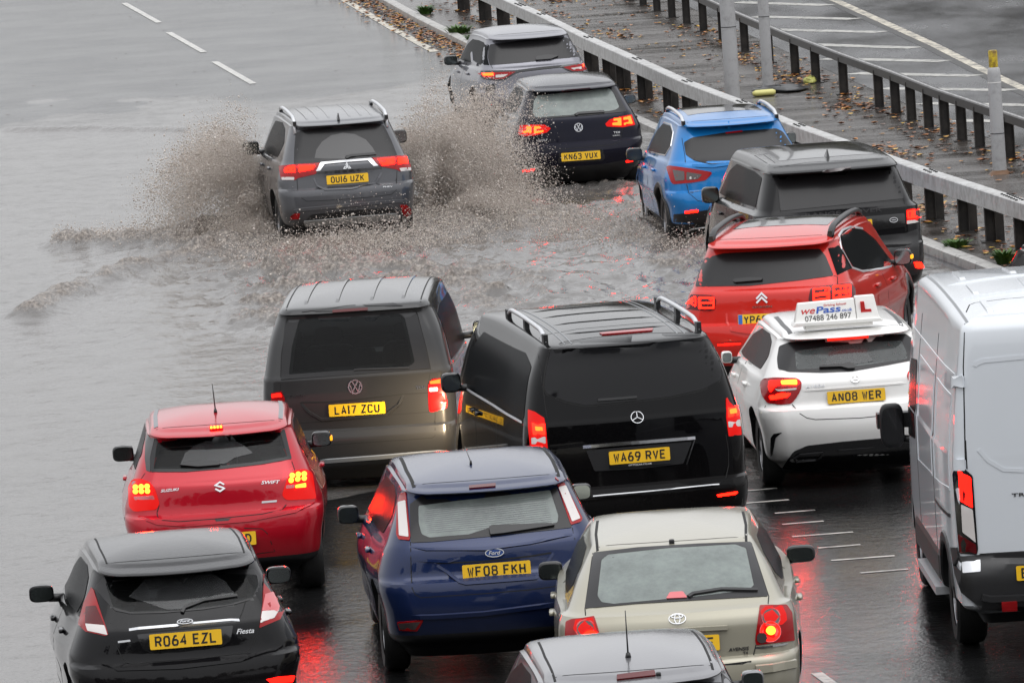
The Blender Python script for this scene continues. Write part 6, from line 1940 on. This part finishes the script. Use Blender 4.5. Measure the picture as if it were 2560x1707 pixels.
def along(P, y):
    for (ax, ay), (bx, by) in zip(P[:-1], P[1:]):
        if ay >= y >= by: return ax + (bx - ax) * (ay - y) / (ay - by)
bar = tag(empty('crash_barrier', (2.1, 115.2, .09)), 'pale galvanised box beam barrier on dark posts beside the queue', 'barrier')
sub = lambda P: [(x - 2.1, y - 115.2) for x, y in P]
beam('box_beam', sub(B1), .42, .62, .17, MAT['galv'], bar)
def bolt_mesh(x, y, big=False):
    parts = []
    for dx in (.05, .12):
        for dy in ((-.22, -.08, .08, .22) if not big else (-.45, -.3, -.15, 0, .15, .3, .45)):
            vs, fs = superell(.018, .035, .012, .6, .6, 4, 8)
            parts.append(([v + Vector((x - 2.1 + dx - .115 * dy, y - 115.2 + dy, .622)) for v in vs], fs))
    return join(parts)
for k, y in enumerate((137.5, 134.2, 131.05, 128.0, 121.1, 115.25, 109.7, 105.0, 100.1, 91.6, 87.3)):
    vs, fs = bolt_mesh(along(B1, y), y, k in (2, 10))
    mesh_obj('bolt_group', vs, fs, MAT['gap'], bar)
def post_mesh(x, y, w, d, z0, z1, ox, oy):
    parts = [box_mesh(x - ox, x - ox + .012, y - oy, y - oy + d, z0, z1), box_mesh(x - ox + w - .012, x - ox + w, y - oy, y - oy + d, z0, z1), box_mesh(x - ox + .012, x - ox + w - .012, y - oy + d / 2 - .006, y - oy + d / 2 + .006, z0, z1),
             box_mesh(x - ox - .05, x - ox + w + .05, y - oy - .05, y - oy + d + .05, z0 - .02, z0 + .015)]
    return join(parts)
POSTS1 = [140.78, 137.24, 134.3, 131.2, 128.2, 124.6, 121.3, 119.0, 117.4, 114.9, 112.0, 109.9, 107.4, 105.1, 102.6, 100.2, 97.9, 95.6, 93.6, 91.7, 89.9, 88.5, 87.0, 84.6, 82.0]
for y in POSTS1:
    vs, fs = post_mesh(along(B1, y) + .02, y, .13, .14, .0, .44, 2.1, 115.2)
    mesh_obj('post', vs, fs, MAT['post'], bar, smooth=False)
    vs, fs = box_mesh(along(B1, y) + .12 - 2.1, along(B1, y) + .25 - 2.1, y + .12 - 115.2, y + .24 - 115.2, .0, .58)
    mesh_obj('post', vs, fs, MAT['post'], bar, smooth=False)

B2 = [(2.5, 142), (3.68, 130.3), (4.12, 124.9), (4.67, 118.9), (5.27, 113.2), (5.77, 108.8), (6.17, 104.8), (6.76, 100.0), (7.6, 93), (8.6, 85)]
bar2 = tag(empty('crash_barrier', (5.27, 113.2, .09)), 'dark stained open box beam barrier beside the hatched far lane', 'barrier')
sub2 = lambda P: [(x - 5.27, y - 113.2) for x, y in P]
beam('box_beam', sub2([(x - .10, y) for x, y in B2]), .50, .62, .10, MAT['dark_steel'], bar2)
beam('pale_top_strip', sub2([(x - .085, y) for x, y in B2]), .621, .637, .022, MAT['galv'], bar2)  # thin pale strip along the top of the dark beam
for y in (140.5, 138.6, 136.6, 134.5, 132.5, 130.28, 127.44, 124.33, 121.3, 118.29, 116.16, 113.41, 110.25, 108.83, 107.42, 105.9, 104.54, 103.3, 102.03, 99.94, 98.4, 96.9, 95.4, 94.0, 92.5, 91, 89.5):
    vs, fs = post_mesh(along(B2, y) - .11, y, .135, .14, .0, .56, 5.27, 113.2)
    mesh_obj('post', vs, fs, MAT['post'], bar2, smooth=False)

# ------------------------------------------------------------------ lamp posts and the cut-off post
def lathe(prof, n=20):
    vs, fs = [], []
    for r_, z_ in prof:
        for k in range(n): vs.append(Vector((r_ * math.cos(2 * math.pi * k / n), r_ * math.sin(2 * math.pi * k / n), z_)))
    for i in range(len(prof) - 1):
        for k in range(n):
            k2 = (k + 1) % n
            fs.append((i * n + k, i * n + k2, (i + 1) * n + k2, (i + 1) * n + k))
    fs.append(tuple(range(n - 1, -1, -1))); fs.append(tuple((len(prof) - 1) * n + k for k in range(n)))
    return vs, fs
for (x, y, r_, lab) in ((3.56, 114.1, .115, 'wider grey lamp post rising out of frame behind the pale barrier'), (4.17, 116.0, .085, 'slimmer grey lamp post rising out of frame, black debris at its foot')):
    lp = tag(empty('lamp_post', (x, y, .09)), lab, 'lamp post', 'lamp posts on the central reservation')
    vs, fs = lathe([(r_, 0), (r_ * .98, 1.6), (r_ * .97, 1.62), (r_ * .8, 8), (r_ * .7, 9)])
    mesh_obj('pole', vs, fs, MAT['lamp_post'], lp, sharp=40)
    vs, fs = lathe([(r_ * 1.012, 1.08), (r_ * 1.012, 1.09)])
    mesh_obj('seam', vs, fs, MAT['gap'], lp, sharp=40)
sp = tag(empty('short_post', (6.43, 97.8, .09)), 'short grey post with a rusty yellow taped top beside the dark barrier', 'post')
vs, fs = lathe([(.092, 0), (.088, .5), (.088, .502), (.085, 1.30), (.078, 1.36), (.060, 1.38)])
mesh_obj('pole', vs, fs, MAT['lamp_post'], sp, sharp=40)
vs, fs = lathe([(.058, 1.37), (.058, 1.58), (.050, 1.60)])
mesh_obj('taped_top', vs, fs, MAT['yellow_tape'], sp, sharp=40)
vs, fs = lathe([(.090, .52), (.090, .53)])
mesh_obj('seam', vs, fs, MAT['gap'], sp, sharp=40)
vs, fs = lathe([(.088, 1.18), (.088, 1.19)])
mesh_obj('cable_tie', vs, fs, MAT['white'], sp, sharp=40)
vs, fs = lathe([(.15, 0), (.12, .03), (.09, .05)])
mesh_obj('rusty_base', vs, fs, MAT['rust'], sp, sharp=40)

# ------------------------------------------------------------------ litter, weeds, leaves
def blob(a, b, c, seed, rough=.35):
    vs, fs = superell(a, b, c, .9, .9, 10, 18)
    r_ = random.Random(seed)
    return [Vector((v.x * (1 + r_.uniform(-rough, rough)), v.y * (1 + r_.uniform(-rough, rough)), max(0, v.z * (1 + r_.uniform(-rough, rough)) + c * .6))) for v in vs], fs
vs, fs = blob(.40, .5, .05, 3)
d = mesh_obj('plastic_sheet', vs, fs, MAT['black']); d.location = (4.32, 115.1, .09)
tag(d, 'crumpled black plastic at the foot of the slimmer lamp post', 'litter')
vs, fs = tube_mesh([(-.17, 0, .045), (-.12, .0, .05), (.14, .02, .05), (.18, .02, .045)], [.03, .05, .05, .035])
d = mesh_obj('bottle', vs, fs, simple('pale_yellow_plastic', (.62, .58, .2), .35)); d.location = (4.03, 114.2, .09); d.rotation_euler = (0, 0, .1)
tag(d, 'pale yellow tube of litter lying in front of the black plastic', 'litter')
vs, fs = blob(.09, .12, .07, 5)
d = mesh_obj('bag', vs, fs, simple('dull_yellow_bag', (.45, .45, .12), .4)); d.location = (4.82, 116.2, .09)
tag(d, 'small dull yellow bag among leaves by a dark barrier post', 'litter')

def tuft(seed, r_, h_, n):
    rr = random.Random(seed)
    vs, fs = [], []
    for i in range(n):
        a = rr.uniform(0, 6.283); d0 = rr.uniform(0, r_ * .5); ln = h_ * rr.uniform(.5, 1.1); lean = rr.uniform(.2, .9)
        p = Vector((d0 * math.cos(a), d0 * math.sin(a), 0))
        dr = Vector((math.cos(a) * lean, math.sin(a) * lean, 1)).normalized()
        sd_ = dr.cross(Vector((0, 0, 1))); sd_ = sd_.normalized() if sd_.length > 1e-3 else Vector((1, 0, 0))
        w_ = rr.uniform(.012, .03)
        o = len(vs)
        q1 = p + dr * ln * .55 + Vector((0, 0, 0)); q2 = p + dr * ln + Vector((math.cos(a), math.sin(a), -.6)) * ln * .25
        vs += [p - sd_ * w_ * .5, p + sd_ * w_ * .5, q1 + sd_ * w_, q1 - sd_ * w_, q2]
        fs += [(o, o + 1, o + 2, o + 3), (o + 3, o + 2, o + 4)]
    return vs, fs
for k, (y, off, r_, h_, lab) in enumerate(((147.5, .2, .25, .16, 'green weed tuft on the kerb nearest the top edge of the picture'), (140.6, .28, .22, .20, 'green weed tuft at the kerb, second one from the top edge of the picture'), (134.3, .2, .40, .18, 'broad green weed tuft by the kerb just beyond the silver crossover'), (132.0, .2, .25, .14, 'low weed tuft touching the silver crossover roof outline'),
                                   (88.2, .25, .26, .12, 'low weed tuft at the kerb right beside the black SUV wheel'), (85.9, .30, .17, .20, 'bushy green weed standing on the kerb above the white van roof'), (84.9, .3, .15, .10, 'small weed on the kerb nearest the white van'))):
    vs, fs = tuft(k, r_, h_, 170)
    o = mesh_obj('weed', vs, fs, MAT['weed']); o.location = (kerb_x(y) + off, y, .092)
    tag(o, lab, 'weed', 'weeds along the kerb')

def leaves(n, where, zf, size=(.05, .125), flat=1.0):
    vs, fs = [], []
    rr = random.Random(5)
    k = 0
    while k < n:
        q = where(rr)
        if q is None: continue
        x, y = q
        s_ = rr.uniform(*size); a = rr.uniform(0, 6.283); t1 = rr.uniform(-.35, .35); t2 = rr.uniform(-.35, .35)
        o = len(vs); z = zf(x, y)
        for (u, w_, c) in ((-1, 0, .0), (-.4, .55, .25), (.3, .6, .3), (1, 0, .1), (.3, -.6, .3), (-.4, -.5, .25), (0, 0, 0)):
            dx, dy = u * s_ * .6, w_ * s_ * .6
            vs.append((x + dx * math.cos(a) - dy * math.sin(a), y + dx * math.sin(a) + dy * math.cos(a), z + .008 + (abs(dx * t1 + dy * t2) + c * s_ * .35) * flat))
        fs += [(o + 6, o + i, o + (i + 1) % 6) for i in range(6)]
        k += 1
    return vs, fs
CL = [(random.Random(k).uniform(0, 1), random.Random(k + 99).uniform(84, 150)) for k in range(26)]
def spot(rr):
    m = rr.random()
    if m < .28:        # gutter in front of the kerb
        y = rr.uniform(120, 152); return kerb_x(y) - abs(rr.gauss(0, .28)) - .03, y
    if m < .62:        # drifts on the reservation
        u, y0 = rr.choice(CL); y = y0 + rr.gauss(0, .75)
        if not 82 < y < 152: return None
        x = kerb_x(y) + .25 + 3.4 * u + rr.gauss(0, .2); return (x, y) if x > kerb_x(y) + .18 else None
    if m < .72:        # around the barrier posts
        y = rr.choice(POSTS1) + rr.gauss(0, .4); return along(B1, y) + rr.gauss(.15, .22), y
    if m < .82:
        y = rr.uniform(96, 132); return along(B2, y) + rr.gauss(-.05, .28), y
    y = rr.uniform(82, 152); return kerb_x(y) + rr.uniform(.2, 4.2), y
def zleaf(x, y):
    return .09 if x > kerb_x(min(max(y, 51), 159)) else .0
vs, fs = leaves(4600, spot, zleaf)
tag(mesh_obj('fallen_leaves', vs, fs, MAT['leaf'], smooth=False), 'wet orange and brown leaves strewn along the kerb and reservation', 'leaves', kind='stuff')
def spot2(rr):
    return rr.uniform(-11, 3), rr.uniform(118, 156)
vs, fs = leaves(90, lambda r: (lambda q: q if q[0] < kerb_x(q[1]) - .4 else None)(spot2(r)), lambda x, y: -.004, (.03, .085), .12)
tag(mesh_obj('scattered_leaves', vs, fs, simple('dark_leaf', (.06, .03, .02), .4), smooth=False), 'few dark leaves and bits lying on the wet far road', 'leaves', kind='stuff')

# ------------------------------------------------------------------ flood water
def water():
    xs = np.arange(-16.0, 6.2, .055)
    yy = [55.0]
    while yy[-1] < 127: yy.append(yy[-1] + (.085 if 78 < yy[-1] < 104 else .14))
    ysr = np.array(yy)
    X, Y = np.meshgrid(xs, ysr)
    kx = np.interp(Y.ravel(), [q[1] for q in KERB][::-1], [q[0] for q in KERB][::-1]).reshape(Y.shape)
    edge = fbm(X * .35, Y * .12, 4, 3)
    far = sstep(0, 7, (124.5 + (edge - .5) * 16 + (X + 3.5) * .25) - Y)
    near = sstep(0, 5, Y - (66 + (edge - .5) * 8) + sstep(-2.2, -4.5, X) * 22)
    # flood spills over the kerb where the barrier posts stand in water
    lim = kx - .02 + 1.9 * sstep(108, 112, Y) * sstep(122, 117, Y)
    side = sstep(0, .25, lim - X)
    mask = far * near * side
    # disturbed water: wake of the grey SUV and bow waves of the cars
    d_w = seg_dist(X, Y, [(-2.3, 97.5), (-1.9, 91.0), (-.8, 86.5)])
    turb = np.exp(-(d_w / 1.9) ** 2)
    turb += .95 * np.exp(-(seg_dist(X, Y, [(-.8, 97.5), (.8, 95), (1.9, 93.5), (2.6, 88.5), (3.2, 85.5)]) / 1.15) ** 2)
    turb += .8 * np.exp(-(seg_dist(X, Y, [(-5.6, 97.0), (-4.2, 96.0), (-2.8, 97.2)]) / .38) ** 2)
    arc = seg_dist(X, Y, [(-5.55, 87.6), (-5.05, 90.8), (-4.47, 93.0), (-3.5, 94.6)])
    turb += .52 * np.exp(-(arc / .28) ** 2)
    turb += .6 * np.exp(-(seg_dist(X, Y, [(-2.4, 93), (-2.6, 88.5), (-2.9, 85)]) / .5) ** 2)
    turb += .5 * np.exp(-(seg_dist(X, Y, [(.2, 104), (1.6, 99.5), (2.2, 95)]) / .7) ** 2)
    turb *= .35 + 1.2 * fbm(X * 1.1, Y * .6, 4, 5)
    turb = np.clip(turb, 0, 1.3)
    rid = lambda n: 1 - np.abs(2 * n - 1)
    r1 = rid(fbm(X * 1.5 + 3, Y * .75, 5, 0, .6)); r2 = rid(fbm(X * 3.9 - 7, Y * 1.9 + 2, 4, 4, .6))
    r3 = rid(fbm(X * 7.0, Y * 3.2, 3, 6, .65))
    chop = (r1 ** 2 * .24 + r2 ** 1.5 * .075 + r3 * .016) - .14
    ripple = (fbm(X * 1.1 + Y * .10, Y * 1.5, 4, 7, .6) - .5) * .045
    train = np.sin(arc * 2 * math.pi / .62 + 2.5 * fbm(X * .5, Y * .3, 2, 9)) * np.exp(-arc / 3.2) * .016 * sstep(-1.2, -3.2, X)
    train += np.sin((X * .8 + Y * .62 + 1.5 * fbm(X * .4, Y * .3, 3, 1)) * 2 * math.pi / .55) * .008 * sstep(80, 90, Y) * sstep(118, 104, Y) * sstep(-2.5, -4, X) * fbm(X * .3, Y * .2, 2, 8)
    swell = train + np.exp(-(arc / .35) ** 2) * .10 + np.exp(-(seg_dist(X, Y, [(-7.6, 118.2), (-6.2, 117.2), (-4.8, 115.6)]) / .16) ** 2) * .075
    swell += np.exp(-(seg_dist(X, Y, [(-5.6, 97.0), (-4.2, 96.0), (-2.8, 97.2)]) / .25) ** 2) * .06
    # the hump of water pushed up round the SUV
    hump = .16 * np.exp(-(((X + 2.1) / 1.3) ** 2 + ((Y - 96.5) / 2.2) ** 2))
    Z = -.03 + mask * (.065 + (ripple * (.55 + .45 * sstep(60, 90, Y)) + swell + hump + chop * turb))
    foam = np.clip(turb * .75 * (.25 + r1 ** 2 * .9) + .6 * sstep(.07, .2, Z), 0, 1) * mask
    ny, nx = X.shape
    V = np.stack([X.ravel(), Y.ravel(), Z.ravel()], 1)
    i = np.arange(ny * nx).reshape(ny, nx)
    keep = (np.maximum.reduce([Z[:-1, :-1], Z[1:, :-1], Z[:-1, 1:], Z[1:, 1:]]) > -.012)
    q = np.stack([i[:-1, :-1], i[:-1, 1:], i[1:, 1:], i[1:, :-1]], -1)[keep]
    me = bpy.data.meshes.new('flood_water')
    me.vertices.add(len(V)); me.vertices.foreach_set('co', V.ravel())
    me.loops.add(q.size); me.loops.foreach_set('vertex_index', q.ravel())
    me.polygons.add(len(q)); me.polygons.foreach_set('loop_start', np.arange(0, q.size, 4)); me.polygons.foreach_set('loop_total', np.full(len(q), 4))
    me.update(calc_edges=True)
    me.polygons.foreach_set('use_smooth', [True] * len(me.polygons))
    at = me.attributes.new('foam', 'FLOAT', 'POINT'); at.data.foreach_set('value', foam.ravel())
    me.materials.append(MAT['water'])
    return tag(link(bpy.data.objects.new('water', me)), None, None, kind='structure')
water()

# ------------------------------------------------------------------ spray
OCT = np.array([(1, 1, 1), (1, -1, -1), (-1, 1, -1), (-1, -1, 1)], float)
OCF = np.array([(0, 1, 2), (0, 3, 1), (0, 2, 3), (1, 3, 2)])
def droplets(name, P, S, label):
    n = len(P)
    st = RNG.uniform(.7, 1.5, (n, 3))
    V = P[:, None, :] + OCT[None] * (S[:, None, None] * st[:, None, :])
    F = (OCF[None] + 4 * np.arange(n)[:, None, None]).reshape(-1, 3)
    me = bpy.data.meshes.new(name)
    me.vertices.add(n * 4); me.vertices.foreach_set('co', V.ravel())
    me.loops.add(F.size); me.loops.foreach_set('vertex_index', F.ravel())
    me.polygons.add(len(F)); me.polygons.foreach_set('loop_start', np.arange(0, F.size, 3)); me.polygons.foreach_set('loop_total', np.full(len(F), 3))
    me.update(calc_edges=True)
    me.polygons.foreach_set('use_smooth', [True] * len(me.polygons))
    me.materials.append(MAT['drop'])
    return tag(link(bpy.data.objects.new(name, me)), label, 'splash', kind='stuff')
def jets(n, origin, lobes, spread, tmax=.75, clump=60):
    """ballistic sheets of droplets: lobes = (sideways speed, up speed, weight)"""
    w = np.array([l[2] for l in lobes], float); w /= w.sum()
    out = []
    jn = clump
    for j in range(jn):
        l = lobes[RNG.choice(len(lobes), p=w)]
        vx = l[0] + RNG.normal(0, spread * .75); vz = max(.3, l[1] + RNG.normal(0, spread)); vy = RNG.normal(-.3, 1.0)
        m = int(n / jn * RNG.uniform(.4, 1.6))
        t = RNG.uniform(.02, 1, m) ** .8 * min(tmax, 2 * vz / 9.8 * 1.02)
        jit = RNG.normal(0, 1, (m, 3)) * (.02 + .16 * t[:, None])
        p = np.stack([origin[0] + vx * t + jit[:, 0], origin[1] + RNG.normal(0, .35) + vy * t + jit[:, 1] * 1.3, origin[2] + vz * t - 4.9 * t * t + jit[:, 2]], 1)
        out.append(p)
    P = np.concatenate(out)
    return P[P[:, 2] > .03]
def sizes(n, m=.0024): return np.clip(RNG.lognormal(math.log(m), .5, n), .0010, .010)
PL = np.concatenate([jets(190000, (-2.85, 96.9, .1), [(-1.5, 4.5, 2), (-.9, 3.0, 2), (-2.1, 3.7, 1.2), (-.5, 2.2, 1.8)], .42, .78, 110),
                     jets(40000, (-2.8, 96.0, .1), [(-2.8, 1.4, 2), (-1.6, 1.6, 2)], .5, .5, 40)])
droplets('water_splash', PL, sizes(len(PL)), 'brown splash thrown up on the left of the grey SUV')
PR = np.concatenate([jets(300000, (-.95, 97.6, .1), [(.9, 4.8, 2), (1.3, 4.0, 2), (.5, 3.4, 2), (-.2, 4.2, .9), (1.9, 3.0, 1.2)], .48, .85, 130),
                     jets(70000, (-.8, 96.6, .1), [(2.6, 1.9, 2), (1.6, 1.8, 2)], .5, .5, 50)])
droplets('water_splash', PR, sizes(len(PR)), 'taller brown splash between the grey SUV and the navy hatchback')
n = 160000
u = RNG.random(n)
ax = np.where(u < .55, RNG.normal(-1.85, .8, n), np.where(u < .8, RNG.normal(1.2, 1.0, n), RNG.uniform(-5.8, -2.6, n)))
ay = np.where(u < .55, RNG.normal(94.6, 1.5, n), np.where(u < .8, 97.5 - (ax + .6) * 2.3 + RNG.normal(0, 1.2, n), 96.9 + .25 * np.sin(ax * 2) + RNG.normal(0, .35, n)))
az = .05 + np.abs(RNG.normal(0, 1, n)) ** 1.3 * np.where(u < .55, .13, np.where(u < .8, .09, .07)) * (.4 + fbm(ax * 1.6, ay * .8, 3, 2) * 1.2)
PC = np.stack([ax, ay, az], 1)
droplets('water_churn', PC, sizes(len(PC), .0026), 'churned brown foam and spray skipping over the flood behind the grey SUV')

# ------------------------------------------------------------------ the wood beyond the far lanes (seen in the wet surfaces only), plus an added one behind the camera
def woodland(name, n, place, label):
    rr = np.random.default_rng(3)
    vs, fs = [], []
    trees = [place(j) for j in range(70)]
    for k in range(n):
        tx, ty, h_ = trees[rr.integers(0, 70)]
        z = h_ * rr.uniform(.02, 1)
        w0 = 2.6 * math.sqrt(max(.05, 1 - (z / h_) ** 2))
        sz = rr.uniform(.6, 1.6)
        a = rr.normal(0, 1, 3); a /= np.linalg.norm(a); b_ = np.cross(a, rr.normal(0, 1, 3)); b_ /= np.linalg.norm(b_); c_ = np.cross(a, b_)
        p = np.array([tx + rr.normal(0, w0), ty + rr.normal(0, w0), z]); o = len(vs)
        vs += [tuple(p + sz * (b_ * u + c_ * w_)) for u, w_ in ((-1, -.6), (.2, -1), (1, .1), (.1, .9), (-.8, .6))]
        fs.append((o, o + 1, o + 2, o + 3, o + 4))
    tag(mesh_obj(name, vs, fs, MAT['foliage'], smooth=False), label, 'woodland', kind='stuff')
MAT['foliage'] = simple('autumn_foliage', (.05, .045, .022), .6)
fr = lambda v: v - math.floor(v)
woodland('woodland', 16000, lambda j: ((5.5 + 1.6 * j, 195 + 95 * fr(j * .618), 11 + 7 * fr(j * .377)) if j < 45 else (17 + 3.0 * (j - 45), 150 + 60 * fr(j * .618), 13 + 8 * fr(j * .377))), 'dark autumn wood beyond the far carriageway, mirrored in wet roofs and road')
woodland('woodland', 12000, lambda j: (-75 + 2.2 * j, -28 - 22 * fr(j * .618), 13 + 9 * fr(j * .377)), 'dark autumn wood behind the bridge the photograph is taken from')  # added out of view so that dark paint mirrors something dark
